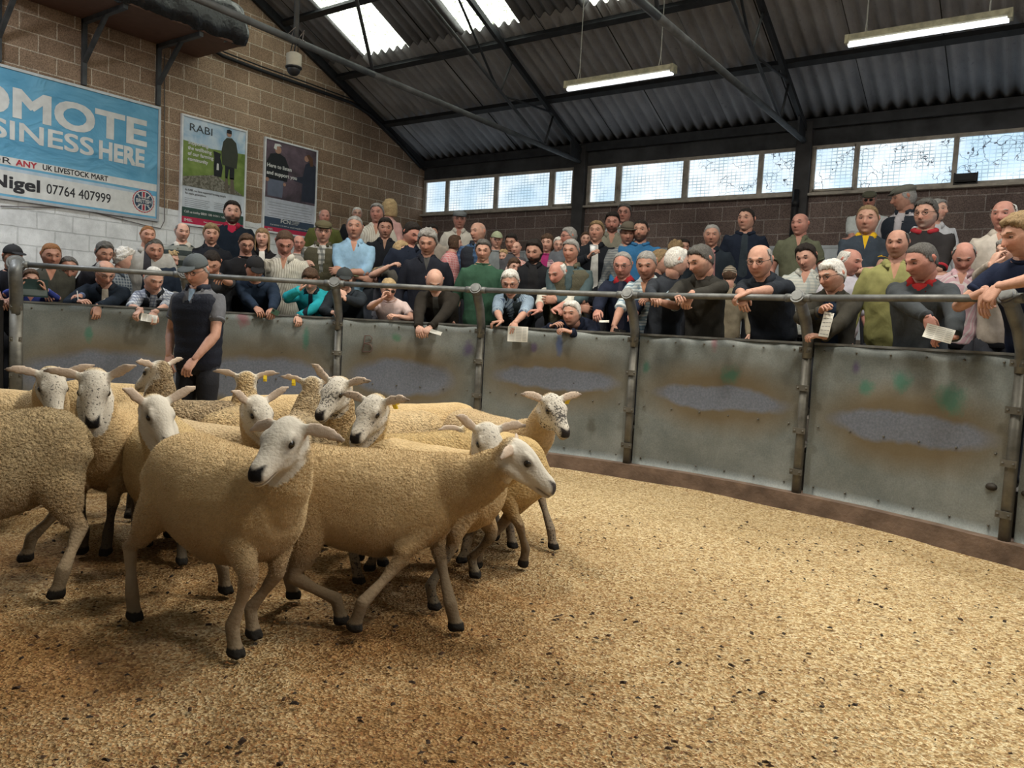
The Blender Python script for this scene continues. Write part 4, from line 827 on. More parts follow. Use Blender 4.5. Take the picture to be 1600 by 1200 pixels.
flock('speckle faced sheep standing tall at the right end of the flock',(778,4.95),42,(862,636,4.5),34,34,S=.95,feet={'fl':f2(864,860),'fr':f2(800,858)},vox=.010,fuzz=40000,ears=(14,14),tags='l',seed=25,spk=1.0,nose=(.03,.025,.025),legc=(.24,.19,.14),woolc=(.53,.41,.26))
flock('sheep with its rump towards the camera behind the walking sheep head',(785,4.42),-158,None,S=.92,hz=.6,feet={'hr':f2(745,890),'hl':f2(817,888)},vox=.011,seed=26,woolc=(.56,.42,.22),legc=(.22,.17,.12))
flock('sheep with sleepy eyes and pricked ear just behind the back of the walking sheep',(690,3.85),66,(760,684,3.68),22,42,S=.90,feet={'fr':f2(678,955),'hr':f2(560,914),'fl':f2(742,905)},vox=.010,ears=(8,38),seed=28,spk=.15,legc=(.2,.16,.11))
flock('sheep whose rounded back shows behind the second head from the left',(188,5.65),70,None,S=.97,hz=.5,vox=.014,seed=29)
# ================================================================ PEOPLE
def skinmat():
    m,nt,b=newmat('skin',.55,0,.3); v=ocoord(nt); c=mix(nt,1.0,attr(nt,'Col'),ramp(nt,noise_(nt,v,28,3,.6),[(.3,(.86,.80,.78)),(.7,(1.08,1.06,1.06))]),'MULTIPLY')
    nt.links.new(c,b.inputs['Base Color']); b.inputs['Subsurface Weight'].default_value=.0; bump(nt,b,noise_(nt,v,120,2),.0015); return m
M_skin=skinmat(); M_hair=None
def hairmat():
    m,nt,b=newmat('hair',.7,0,.2); v=ocoord(nt); c=mix(nt,1.0,attr(nt,'Col'),ramp(nt,noise_(nt,scalev(nt,v,(1,1,.35)),130,3,.7),[(.3,.6),(.7,1.3)]),'MULTIPLY'); nt.links.new(c,b.inputs['Base Color']); bump(nt,b,noise_(nt,scalev(nt,v,(1,1,.4)),110,3),.008); return m
M_hair=hairmat(); M_hat=colmat('felt_cap_cloth',.85,.002,200); M_glass=plain('spectacle_frame',(.03,.03,.03),.3); M_lens=plain('dark_lens',(.01,.01,.012),.1); M_shoe=plain('dark_boot_leather',(.03,.025,.02),.6)
M_trous={}
def cloth(col,pat=None,col2=None,inner=None):
    key=('cloth',col,pat,col2,inner)
    if key in MATS: return MATS[key]
    m,nt,b=newmat('cloth_'+(pat or 'plain'),.88,0,.12); v=ocoord(nt); c=col
    sp=nt.nodes.new('ShaderNodeSeparateXYZ'); nt.links.new(v,sp.inputs[0])
    def ln(o,f,w,): return math_(nt,'LESS_THAN',math_(nt,'FRACT',math_(nt,'MULTIPLY',math_(nt,'ADD',o,10),f)),w)
    if pat in('check','bigcheck'):
        f=34 if pat=='check' else 16
        a=ln(sp.outputs[1],f,.4); d=ln(sp.outputs[2],f,.4); c=mix(nt,math_(nt,'MULTIPLY',a,.6),c,col2); c=mix(nt,math_(nt,'MULTIPLY',d,.6),c,col2)
    elif pat=='stripe': c=mix(nt,ln(sp.outputs[1],60,.3),c,col2)
    elif pat=='hoop': c=mix(nt,ln(sp.outputs[2],9,.45),c,col2)
    if inner is not None: c=mix(nt,ramp(nt,attr(nt,'inner','Fac'),[(.48,0),(.54,1)]),c,inner)
    col_=attr(nt,'Col'); c=mix(nt,attr(nt,'usecol','Fac'),c,col_)
    c=mix(nt,1.0,c,ramp(nt,noise_(nt,v,12,4,.6),[(.3,.82),(.7,1.12)]),'MULTIPLY'); nt.links.new(c,b.inputs['Base Color'])
    h=math_(nt,'ADD',math_(nt,'MULTIPLY',noise_(nt,scalev(nt,v,(1,1,.6)),11,3,.5,.4),1.),math_(nt,'MULTIPLY',noise_(nt,v,300,1),.03)); bump(nt,b,h,.022,.6)
    MATS[key]=m; return m
# ---------- head (forward x, left y, up z; origin mid head)
HT,HP=52,44
_t=np.linspace(0,2*math.pi,HT,endpoint=False); _t=_t-.42*np.sin(_t)
_p=np.linspace(-math.pi/2+.04,math.pi/2-.03,HP)
def headgrid(fat=0,chin=0,rs=None):
    T,Pp=np.meshgrid(_t,_p); cp=np.cos(Pp)**.82; sx=np.cos(T)*cp; sy=np.sin(T)*cp; sz=np.sin(Pp)
    x=.101*sx; y=.082*sy; z=np.where(sz>0,.108*np.sign(sz)*abs(sz)**.92,.120*sz)
    lo=np.clip(-z/.12,0,1); y=y*(1-.26*lo**1.8+fat*.12*lo); y=y*(1-.06*np.clip(sx,0,1))
    x=np.where(x<0,x*(1-.35*lo**1.2)*(1.05),x*(1-.16*lo)); x=np.where(x>0,x-.0*lo,x)
    x+=np.where(sx>0,.012*lo,0)*np.clip(sx*1.5,0,1)
    fr=np.clip(sx*1.6,0,1)
    g=lambda a,b,s,t:np.exp(-((a)/s)**2-((b)/t)**2)
    nz=np.clip((.030-z)/.062,0,1)*(z>-.040); nz=nz*np.clip((z+.042)/.010,0,1)
    x+=fr*(.032*nz**1.1*np.exp(-(y/(.0095+.006*nz))**2))
    x-=fr*(.0125*(g(y-.031,z-.010,.017,.012)+g(y+.031,z-.010,.017,.012)))
    x+=fr*.0085*np.exp(-((z-.030)/.010)**2)*np.exp(-(y/.045)**4)
    x+=fr*.006*g(y,z+.058,.020,.009); x-=fr*.005*g(y,z+.0655,.022,.003); x-=fr*.005*g(y,z+.080,.03,.007); x+=fr*(.010+chin)*g(y,z+.100,.020,.014)
    x+=fr*.004*(g(y-.038,z+.025,.016,.02)+g(y+.038,z+.025,.016,.02)); y+=np.sign(y)*.003*np.exp(-((z+.005)/.02)**2)*(x>.0)*(x<.07)
    return np.stack([x,y,z],-1)
def hairline(x,style):
    if style=='full': xs,zs=[-.11,-.05,-.02,.012,.03,.05,.068,.085],[-.07,-.065,-.03,-.012,.018,.055,.070,.074]
    elif style=='low': xs,zs=[-.11,-.05,-.02,.012,.03,.05,.068,.085],[-.08,-.075,-.03,-.012,.010,.045,.056,.060]
    elif style=='recede': xs,zs=[-.11,-.05,-.02,.012,.03,.045,.06,.09],[-.07,-.065,-.03,-.012,.03,.075,.098,.16]
    else: xs,zs=[-.11,-.05,-.02,.012,.028,.04,.06],[-.07,-.065,-.03,-.012,.03,.2,.3]
    return np.interp(x,xs,zs)
def rect_mb(mb): return mb
def build_head(body,hairmb,HM,H,hs,q,skin,seed):
    G=headgrid(q.get('fat',0),q.get('chin',0)); g=np.random.default_rng(seed)
    W=lambda P:H+(np.asarray(P)*hs)@HM.T
    V=G.reshape(-1,3); F=[(i*HT+j,i*HT+(j+1)%HT,(i+1)*HT+(j+1)%HT,(i+1)*HT+j) for i in range(HP-1) for j in range(HT)]
    F.append(tuple(range(HT-1,-1,-1))); F.append(tuple(range((HP-1)*HT,HP*HT)))
    x,y,z=V.T; sk=np.array(skin); C=np.tile(sk,(len(V),1)); fr=x>.03
    red=np.exp(-(((np.abs(y)-.036)/.022)**2+((z+.028)/.025)**2))*fr*.5+np.exp(-((y/.013)**2+((z+.022)/.016)**2))*fr*.4
    C=C*(1-red[:,None])+sk*np.array([1.08,.72,.68])*red[:,None]
    lip=np.exp(-((z+.0625)/.0065)**2-(y/.027)**4)*fr*.6; C=C*(1-lip[:,None])+sk*np.array([.78,.45,.42])*lip[:,None]
    ml=np.exp(-((z+.0650)/.0028)**2-(y/.029)**4)*fr*.85; C=C*(1-ml[:,None])+np.array([.06,.025,.02])*ml[:,None]
    eyd=(np.exp(-(((np.abs(y)-.031)/.020)**2+((z-.010)/.012)**2)))*fr*.5; C=C*(1-eyd[:,None])+sk*np.array([.62,.5,.48])*eyd[:,None]; blot=sinnoise(V,40,seed,2)[:,None]*.07; C=C*(1+blot*np.array([1,1.6,1.6]))
    hc=np.array(q['hc']); st=q.get('hair','short')
    if q.get('beard'):
        bm=np.clip((-.035-z)/.015,0,1)*np.clip((x+.005)/.02,0,1); bm=np.maximum(bm,np.clip((-.0-z)/.02,0,1)*(np.abs(y)>.055)*(x>-.005)*(x<.045)); bm=bm*(1-np.exp(-((z+.0615)/.008)**2-(y/.02)**4)); bm*=q['beard']; bc=np.array(q.get('bc',hc))
        C=C*(1-bm[:,None])+bc*bm[:,None]; V=V+np.where(bm[:,None]>.3,nrm_rows(V)*.006*q['beard'],0)
    hl=hairline(x,{'none':'horse','horse':'horse','recede':'recede'}.get(st,'full')); stub=np.clip((z-hl)/.01,0,1)
    if st in('none','horse'): stub=stub*np.clip((.075-z)/.02,0,1)
    stc=.35 if st=='none' else .8
    C=C*(1-stc*stub[:,None])+hc*stc*stub[:,None]
    body.add(W(V),F,0,C)
    for s in (-1,1):
        # ear
        e0=[(-.012,s*.070,-.022),(-.018,s*.078,-.008),(-.020,s*.086,.010),(-.014,s*.084,.024),(-.006,s*.075,.026)]
        body.tube([W(p) for p in e0],[(.006*hs,.010*hs),(.006*hs,.014*hs),(.006*hs,.017*hs),(.006*hs,.014*hs),(.005*hs,.008*hs)],8,0,sk*np.array([1.02,.80,.76]),ref=HM[:,1])
        # eyes
        body.ell(W((.0775,s*.032,.0095)),np.array((.0115,.0130,.0062))*hs,HM,12,8,0,(.34,.30,.28)); body.ell(W((.0855,s*.032,.0092)),np.array((.0048,.0062,.0058))*hs,HM,8,6,0,(.03,.022,.018))
        body.tube([W((.084,s*.017,.0135)),W((.0885,s*.032,.0165)),W((.080,s*.047,.0125))],[(.0032*hs,.0045*hs)]*3,6,0,sk*.72,ref=HM[:,2]); body.tube([W((.083,s*.018,.0035)),W((.0865,s*.032,.0012)),W((.079,s*.045,.0035))],[(.0022*hs,.004*hs)]*3,6,0,sk*.85,ref=HM[:,2])
        bcol=hc*.55+sk*.12
        body.tube([W((.094,s*.014,.0295)),W((.0945,s*.030,.0365)),W((.083,s*.049,.0335))],[(.0042*hs,.005*hs),(.0048*hs,.005*hs),(.0025*hs,.004*hs)],6,0,bcol,ref=HM[:,2])
        body.ell(W((.1085,s*.0085,-.0335)),np.array((.007,.006,.006))*hs,HM,8,6,0,sk*np.array([1,.78,.74])) # nostril wing
    # hair shell
    if st!='none':
        V0=G.reshape(-1,3); x,y,z=V0.T
        key={'horse':'horse','recede':'recede','boy':'low','bob':'low','long':'low'}.get(st,'full'); hl=hairline(x,key)
        m=np.clip((z-hl+.012*sinnoise(V0*hs,70,seed+9,2))/.022,0,1)
        if st=='horse': m=m*np.clip((.082-z)/.025,0,1)
        cov=q.get('hat'); th=q.get('th',{'short':.008,'full':.016,'boy':.017,'curly':.024,'recede':.010,'horse':.013,'long':.020,'bob':.022}.get(st,.012))
        nz=sinnoise(V0*hs,95 if st!='curly' else 150,seed,2); top=np.clip((z-.03)/.08,0,1)
        off=(th*(.55+.6*top)*(1+.38*nz)+ (.010*nz if st=='curly' else 0))*m**.6-.004*(m<.02)
        if st=='boy' or st=='full': off=off+.010*np.exp(-((z-.075)/.02)**2)*(x>.04)*m
        if cov: off=np.minimum(off,.010)
        Vh=V0+nrm_rows(V0*[1,1.2,1])*off[:,None]
        keep=m>.0; Fh=[f for f in F[:-2] if all(keep[i] for i in f)]; 
        if st!='horse': Fh.append(F[-1])
        us=sorted({i for f in Fh for i in f}); mp={a:i for i,a in enumerate(us)}; Fh=[tuple(mp[i] for i in f) for f in Fh]
        cc=hc[None]*(1+.25*sinnoise(V0[us],120,seed+1,2)[:,None]); hairmb.add(W(Vh[us]),Fh,0,np.clip(cc,0,1))
        if st in('long','bob'):
            L=.20 if st=='long' else .11
            rings=[]
            for k,t in enumerate(np.linspace(0,1,7)):
                zz=.05-t*(L+.03); wd=.088+.010*math.sin(t*3); bk=-.035-.03*t*0; a=np.linspace(math.radians(62),math.radians(298),17)
                o=np.c_[np.cos(a)*.098+(-.0+.0),np.sin(a)*wd,np.full(17,zz)]; o=o*(1+.04*sinnoise(o*1.,60,seed+k,1)[:,None]); i_=o*[.86,.86,1]
                rings.append(W(np.vstack([o,i_[::-1]])))
            hairmb.loft(rings,0,hc)
        if st=='bun': hairmb.ell(W((-.11,0,.03)),np.array((.035,.04,.035))*hs,HM,12,8,0,hc)
def nrm_rows(V): return V/np.maximum(np.linalg.norm(V,axis=1,keepdims=True),1e-9)
def hatmesh(kind,col,W,HM,hs):
    mb=MB(); E=lambda c,r,**k: mb.ell(W(c),np.array(r)*hs,HM,20,10,0,k.pop('col',col),**k)
    if kind=='flat':
        R_=HM@rotm(0,math.radians(8)); mb.ell(W((.004,0,.075)),np.array((.118,.094,.052))*hs,R_,24,12,0,col); mb.ell(W((.0,0,.055)),np.array((.104,.086,.03))*hs,HM,24,8,0,np.array(col)*.9); mb.ell(W((.104,0,.052)),np.array((.042,.062,.008))*hs,R_,18,8,0,np.array(col)*.85)
    elif kind=='ball':
        mb.ell(W((-.002,0,.040)),np.array((.106,.086,.092))*hs,HM,24,12,0,col,z0=-.05); R_=HM@rotm(0,math.radians(12)); mb.ell(W((.125,0,.048)),np.array((.062,.066,.007))*hs,R_,20,8,0,np.array(col)*.8); E((-.002,0,.133),(.008,.008,.005))
    elif kind=='trilby':
        mb.ell(W((.0,0,.070)),np.array((.100,.084,.070))*hs,HM,24,12,0,col,z0=-.2); mb.ell(W((0,0,.058)),np.array((.150,.132,.010))*hs,HM,28,8,0,np.array(col)*.85); mb.tube([W((0,0,.060)),W((0,0,.078))],[(.104*hs,.088*hs)]*2,24,0,np.array(col)*.45,ref=HM[:,0],rnd=False)
    elif kind=='beanie':
        for k in range(7):
            a0=-.15+k*.16; mb.ell(W((-.004,0,.035)),np.array((.108,.090,.095))*hs,HM,24,4,0,col if k%2 else (.30,.25,.2),z0=max(-.2,a0),z1=min(.98,a0+.165))
        mb.ell(W((-.004,0,.125)),np.array((.03,.03,.012))*hs,HM,12,6,0,col)
    return mb
def glassesmesh(W,HM,hs,sun=False):
    mb=MB()
    for s in (-1,1):
        a=np.linspace(0,2*math.pi,13); P=[W((.103,s*.032+.021*math.cos(t),.008+.016*math.sin(t))) for t in a]
        mb.tube(P,.0019*hs,5,rnd=False)
        mb.tube([W((.103,s*.052,.012)),W((.06,s*.077,.014)),W((-.01,s*.085,.014))],.0018*hs,5,rnd=False)
        if sun: mb.ell(W((.103,s*.032,.008)),np.array((.003,.022,.017))*hs,HM,14,8,1)
    mb.tube([W((.101,-.012,.012)),W((.104,0,.014)),W((.101,.012,.012))],.002*hs,5,rnd=False)
    return mb
# ---------- hands
def hand(mb,Wp,d,pn,s,skin,curl=.6,sc=1.0,side=1,grip=None,lod=0):
    """Wp wrist, d finger direction, pn palm normal (towards the palm side), side +1 thumb along d x pn"""
    d=nrm(d); pn=nrm(np.asarray(pn)-d*(np.asarray(pn)@d)); a=np.cross(d,pn)*side; sc=sc*s
    T=lambda f,l,n:Wp+(d*f+a*l+pn*n)*sc
    mb.tube([T(-.02,0,0),T(.01,0,0),T(.045,.002,.002),T(.082,.003,.004)],[(.017*sc,.026*sc),(.015*sc,.032*sc),(.014*sc,.041*sc),(.012*sc,.041*sc)],12,0,skin,ref=pn,e=2.6)
    n=6
    for k,(off,L,r) in enumerate(((.031,.068,.0092),(.0105,.078,.0096),(-.0105,.072,.0092),(-.030,.056,.0082))):
        c=curl*(1+.12*k)*( .9 if k==0 else 1); segs=[.45,.32,.23]; P=[np.array([.080,off,.004])]; ang=0
        for j,sg in enumerate(segs):
            ang+=c*(.75 if j==0 else 1.05); P.append(P[-1]+np.array([math.cos(ang),0,math.sin(ang)])*L*sg*1.15+np.array([0,off*.06,0]))
        mb.tube([T(*p) for p in [P[0]-np.array([.012,0,0])]+P],[r*sc*q for q in (1.0,1.05,1.0,.92,.78)],n+2,0,skin,ref=a)
        mb.ell(T(*(P[-1]-np.array([0,0,.004]))),(.005*sc,)*3,None,6,4,0,np.array(skin)*np.array([1.1,.95,.9]))
    th=[(.010,.030,.006),(.036,.046,.018),(.060,.050,.030+.01*curl),(.082,.046,.040+.012*curl)]
    mb.tube([T(*p) for p in th],[.014*sc,.0125*sc,.0105*sc,.0085*sc],8,0,skin,ref=a)
# ---------- whole person
TC=[6.25,6.98,7.72,8.47,9.22,10.2]
BLK=(.012,.012,.014);NAVY=(.014,.020,.038);DG=(.045,.05,.055);WHT=(.62,.62,.60);OLV=(.06,.06,.035);GREY=(.12,.125,.13);BR=(.035,.028,.022)
SK=[(.49,.285,.215),(.42,.235,.175),(.56,.345,.27),(.47,.24,.19),(.38,.2,.145)]
HC=dict(w=(.60,.58,.55),g=(.26,.25,.24),dg=(.09,.085,.08),bl=(.42,.30,.16),br=(.07,.04,.025),dk=(.018,.013,.011),gi=(.22,.10,.04),lb=(.22,.15,.08))
report=[]
def person(cx,top,chin,label,tier=None,r=None,hy=0,hp=8,by=None,lean=6,hair='short',hc='br',sk=0,kind='shirt',col=BLK,pat=None,col2=None,inner=None,vw=.05,sleeve='long',gilet=None,arms='down',hat=None,hatc=BLK,glasses=0,beard=0,bc=None,collar=None,fat=0,floor=None,roll=0,trous=(.02,.022,.03),hands=None,stat=None,hsz=None,group='people watching round the sale ring',child=0,D=None,curl=.6,th=None,zs=None,chin_=0,sh=1.0,vd=.5,gv=.30,base=None,hm=1.0):
    cy=(top+chin)/2; px=chin-top; seed=int(cx*7+top)%997
    g=np.random.default_rng(seed)
    # depth: from the given tier or chosen so that stature and head size are plausible
    def headpt(R_): return oncyl(cx,cy,R_)
    best=None
    lr=math.radians(lean)
    def spine(d):  # curve of the back, d above the hips
        n=8; p=np.array([0.,0.])
        for i in range(n):
            dd=d*(i+.5)/n; aa=lr*min(1.15,.55+max(0,dd)/.35*.6); p=p+np.array([math.sin(aa),math.cos(aa)])*d/n
        return np.array([p[0],0,.92+p[1]])
    LH=spine(.575)+np.array([.125*math.sin(lr*.75)+.028,0,.125*math.cos(lr*.55)])
    if r is None:
        cand=range(6) if tier is None else [tier]
        for k in cand:
            R_=TC[k]+(-.10 if k==0 and lean>15 else 0); 
            P=headpt(R_)
            if P[0]<XA+.25 or P[1]>YB-.25: continue
            dist=np.dot(P-CAM,FW); hz=px*dist/FPX/.232; s=(P[2]-TIER[k][2])/LH[2]
            c=((s-1.0)/.05)**2+((hz/s-1.0)/.10)**2
            if best is None or c<best[0]: best=(c,k,R_,P,dist,hz,s)
        if best is None: R_=TC[cand[0]] ; k=cand[0]; 
        c,k,R_,P,dist,hz,s=best; fl=TIER[k][2]
    else:
        P=headpt(r) if D is None else depth(cx,cy,D); dist=np.dot(P-CAM,FW); hz=px*dist/FPX/.232; fl=.42 if floor is None else floor; s=(P[2]-fl)/LH[2]; k=-1
    s0=s; s=min(max(s,.90 if not child else .5),1.12); fl=P[2]-s*LH[2]
    hs=min(max(hz,.84*s),1.16*s)*hm; report.append((label[:30],k,round(s0,2),round(hz,2),round(float(dist),2),round(float(np.hypot(*(P[:2]-RC))),2)))
    inward=math.atan2(RC[1]-P[1],RC[0]-P[0]); cyaw=camyaw(cx,0)
    if by is None: byaw=inward*.0+cyaw if lean<12 else inward
    else: byaw=cyaw+math.radians(by)
    R=rotm(byaw); hyaw=camyaw(cx,hy)
    # root on the floor
    off=R@np.array([LH[0]*s,0,0]); root=np.array([P[0]-off[0],P[1]-off[1],fl])
    H=P-root   # all meshes are in root-centred world axes
    HM=rotm(hyaw,math.radians(hp),math.radians(roll))
    Wh=lambda p:H+(np.asarray(p)*hs)@HM.T
    L=lambda f,l,u:R@(np.array([f,l,u])*s)
    skin=SK[sk]; hc_=HC[hc] if isinstance(hc,str) else hc
    q=dict(hc=hc_,hair=hair,beard=beard,fat=fat,hat=hat,chin=chin_); 
    if th: q['th']=th
    if bc: q['bc']=HC[bc] if isinstance(bc,str) else bc
    def fr(d):
        t=nrm(spine(d+.01)-spine(d-.01)); return spine(d),t,nrm(np.array([t[2],0,-t[0]]))
    w=1+fat*.14; wb=1+fat*.28
    secs=[(-.10,.095,.150),(0,.115*wb,.168*w),(.12,.115*wb,.160*w),(.24,.122*w,.170*w),(.36,.126,.188*w*sh),(.44,.118,.200*sh),(.495,.098,.178*sh),(.53,.080,.130*sh),(.560,.066,.086),(.585,.058,.064)]
    th_=np.linspace(0,2*math.pi,20,endpoint=False)
    def torso(mb,grow,upto=99,lo=-9,mat=0,col_=(.5,.5,.5)):
        rings=[]
        for d,hd_,hw in secs:
            if d>upto or d<lo: continue
            c,t,f=fr(d); a=np.sign(np.cos(th_))*abs(np.cos(th_))**.85*(hd_+grow); b=np.sign(np.sin(th_))*abs(np.sin(th_))**.85*(hw+grow)
            q_=c+np.outer(a,f)+np.outer(b,[0,1,0]); rings.append((q_*s)@R.T)
        mb.loft(rings,mat,col_)
    body=MB(); hairmb=MB(); torso(body,0,col_=skin)
    nb=spine(.53); nbW=L(*nb); neckTop=Wh((-.022,0,-.085))
    body.tube([nbW,nbW*.5+neckTop*.5+R@np.array([-.004,0,0]),neckTop,Wh((-.012,0,-.04))],[(.068*s,.072*s),(.060*s,.064*s),(.060*hs,.062*hs),(.05*hs,.05*hs)],14,0,np.array(skin)*np.array([1,.93,.92]),ref=R[:,0])
    build_head(body,hairmb,HM,H,hs,q,skin,seed)
    # arms
    S_={}
    jo={}
    for sd in (1,-1):
        c,t,f=fr(.468); sh_=c+np.array([0,sd*.180*sh*w**.5,0]); shW=(sh_*s)@R.T; S_[sd]=shW
        tg=None; pole=R@np.array([-.3,sd*.5,-.8]); pnn=None; cu=curl
        if hands and hands.get(sd) is not None:
            hh=hands[sd]; tg=oncyl(hh[0],hh[1],hh[2])-root if len(hh)<4 or hh[3]!='D' else depth(hh[0],hh[1],hh[2])-root
        elif arms=='crossed': c2,t2,f2=fr(.20); tg=((c2+f2*(.19+.03*(sd>0))+np.array([0,-sd*.11,0])+t2*(.03*sd))*s)@R.T; pole=R@np.array([.1,sd*1.,-.5])
        elif arms=='front': c2,t2,f2=fr(.16); tg=((c2+f2*.24+np.array([0,sd*.03,0]))*s)@R.T; pole=R@np.array([-.2,sd*1.,-.6])
        elif arms=='rail': tg=None
        if arms in('fence',) and tg is None:
            a=math.atan2(root[1]-RC[1],root[0]-RC[0]); tg=np.array([RC[0]+5.72*math.cos(a),RC[1]+5.72*math.sin(a),1.34])-root+R@np.array([0,sd*.12,0])
        if tg is None: tg=shW+R@np.array([.06,sd*.10,-.50])*s; pole=R@np.array([-1,sd*.3,0])
        if hands and ('p%d'%sd) in hands: pole=R@np.array(hands['p%d'%sd])
        elif arms in('fence','rail') or (hands and hands.get(sd) is not None): pole=R@np.array([-.25,sd*.85,-.5])
        E,Wr=ik(shW,tg,.29*s,.255*s,pole); jo[sd]=(shW,E,Wr)
        d=nrm(Wr-E); 
        body.tube([shW,shW*.6+E*.4,E*.85+shW*.15,E,E*.75+Wr*.25,E*.3+Wr*.7,Wr],[.043*s,.045*s,.041*s,.039*s,.042*s,.031*s,(.026*s)],12,0,skin)
        pn=(R@np.array([-.25,-sd*.3,-1.])) if arms!='crossed' else R@np.array([-1.,0,0])
        if arms=='down' and not(hands and hands.get(sd) is not None): pn=R@np.array([-.1,-sd*1.,0])
        if hands and ('n%d'%sd) in hands: pn=R@np.array(hands['n%d'%sd])
        dd=d if not(hands and ('d%d'%sd) in hands) else R@np.array(hands['d%d'%sd])
        # thumb side: for a right hand palm down, thumb points left(inward)
        a_=np.cross(nrm(dd),nrm(pn)); want=R@np.array([.4,-sd*1.,.5]); sidev=1 if a_@want>0 else -1
        hand(body,Wr,dd,pn,s,skin,(hands or {}).get('c%d'%sd,cu),1.0,sidev)
    # legs, trousers, shoes
    tr=MB(); hipz=.92
    rings=[]
    for d,hd_,hw in ((-.13,.10,.155),(-.06,.115*w,.172*w),(.03,.118*wb,.172*w)):
        c,t,f=fr(d); q_=c+np.outer(np.cos(th_)*hd_,f)+np.outer(np.sin(th_)*hw,[0,1,0]); rings.append((q_*s)@R.T)
    tr.loft(rings,0,trous)
    sho=MB()
    for sd in (1,-1):
        P_=[L(0,sd*.088,.86),L(.005,sd*.092,.70),L(.012,sd*.095,.48),L(-.0,sd*.095,.28),L(-.012,sd*.095,.09),L(-.012,sd*.095,.05)]
        tr.tube(P_,[.092*s,.088*s,.066*s,.064*s,.055*s,.058*s],12,0,trous,rnd=False,ref=R[:,0])
        body.tube([L(0,sd*.085,.88),L(.010,sd*.095,.48),L(-.012,sd*.095,.12),L(-.01,sd*.095,.06)],[.07*s,.045*s,.038*s,.035*s],8,0,skin)
        sho.tube([L(-.06,sd*.095,.045),L(.04,sd*.098,.045),L(.13,sd*.103,.032),L(.175,sd*.104,.026)],[(.045*s,.042*s),(.05*s,.046*s),(.032*s,.046*s),(.024*s,.036*s)],12,ref=(0,0,1))
    # upper garment
    up=MB(); torso(up,.014,.565,-.11)
    sl={'short':.55,'elbow':.95,'rolled':1.25,'long':1.93,'none':.0}[sleeve]
    cuffs=[]
    for sd in (1,-1):
        A,E,Wr=jo[sd]
        if sl>0:
            r0=.071*s*(1+.15*(kind in('jacket','hoodie'))); fat_=(1.25 if kind in('jacket','hoodie') else 1.0)
            pts=[A+ (np.array([0,0,.0])),A*.7+E*.3]; rad=[r0,r0*.95]
            if sl<1: e=A*(1-sl)+E*sl; pts.append(e); rad.append(.064*s); cuffs.append((e,nrm(E-A),.060*s))
            else:
                pts+= [E*.95+A*.05,E*.85+Wr*.15]; rad+=[.053*s*fat_,.052*s*fat_]; f_=sl-1; e=E*(1-f_)+Wr*f_; pts+=[E*.5+e*.5,e]; rad+=[.047*s*fat_,.038*s*fat_]
                cuffs.append((e,nrm(Wr-E),.038*s*fat_))
            c,t,f=fr(.44); pts=[((c+np.array([0,sd*.10,0]))*s)@R.T]+pts; rad=[.07*s]+rad
            up.tube(pts,rad,12)
    far=dist>8.5
    V,F=remesh(up,.020 if far else .0145,3 if far else 4,.5)
    V=V+vnormals(V,F)[0]*(.006*sinnoise(V,16,seed,2)+.0035*sinnoise(V,38,seed+1,1))[:,None]
    # chest coordinates for the open neck
    c,t,f=fr(.562); cW=(c*s)@R.T; tW,fW_,lW=R@t,R@f,R[:,1]
    q3=(V-cW)/s; dn=-(q3@tW); fo=q3@fW_; la=q3@lW
    if inner is not None:
        wv=(vw*.8+.01)*np.clip(1-dn/.13,-1,1) if kind in('shirt','polo','v') else (np.full(len(V),vw)+.05*np.clip(dn,0,.5))*np.clip((vd-dn)/.03,0,1)
        inn=np.clip((wv-np.abs(la))/.03+.5,0,1)*np.clip(fo/.03+.5,0,1)*(dn>-.07)
    else: inn=np.zeros(len(V))
    g_=MB(); g_.add(V,F,0,(.5,.5,.5)); extra=MB(); attrs={'inner':inn,'usecol':np.zeros(len(V))}
    n0=len(V)
    cc=collar if collar is not None else (col2 if (kind=='jacket' and col2) else col)
    if not hasattr(cc,'__len__'): cc=col
    # collar: two leaves or a roll
    def ringpt(a,up_,rad): return cW+(tW*up_+ (fW_*math.cos(a)*rad*.98+lW*math.sin(a)*rad))*s
    if kind in('shirt','polo','jacket','v'):
        for sd in (1,-1):
            A=[math.radians(x_) for x_ in (22,50,90,130,180)]; rings=[]
            for i,a in enumerate(A):
                h=.030; o=.074+.004*i*0; fwd=.012 if i==0 else 0
                p_top=ringpt(sd*a,.028-(.030 if i==0 else .0),.068); p_bot=ringpt(sd*a,-.020-(.040 if i==0 else .0),.100); 
                nn=nrm(ringpt(sd*a,0,1)-cW)*.010*s
                rings.append(np.array([p_top,p_top+nn,p_bot+nn*1.6,p_bot]))
            g_.loft(rings,0,cc)
    elif kind=='hoodie':
        P_=[ringpt(math.radians(a),-.02+.03*abs(math.sin(math.radians(a/2))),.088) for a in range(25,336,31)]; g_.tube(P_,[(.022*s,.026*s)]*len(P_),10,0,cc)
    elif kind in('crew','roll'):
        P_=[ringpt(math.radians(a),.005 if kind=='crew' else .02,.070) for a in range(0,361,30)]; g_.tube(P_,[(.012*s if kind=='crew' else .03*s,.012*s)]*len(P_),8,0,cc,rnd=False,ref=tW)
    for e,d,rad in cuffs:
        if sleeve!='long' or kind=='jacket': g_.tube([e-d*.012,e+d*.010],[rad*1.06,rad*1.06],12,0,cc if (collar is not None and sleeve!='long') else col,rnd=False)
    n1=g_.n-n0; attrs={k_:np.concatenate([v_,np.full(n1,1. if k_=='usecol' else 0.)]) for k_,v_ in attrs.items()}
    E_=empty('person',root,label,'person',group)
    link('body',body.mesh('body',[M_skin]),E_)
    if hairmb.v: link('hair',hairmb.mesh('hair',[M_hair]),E_)
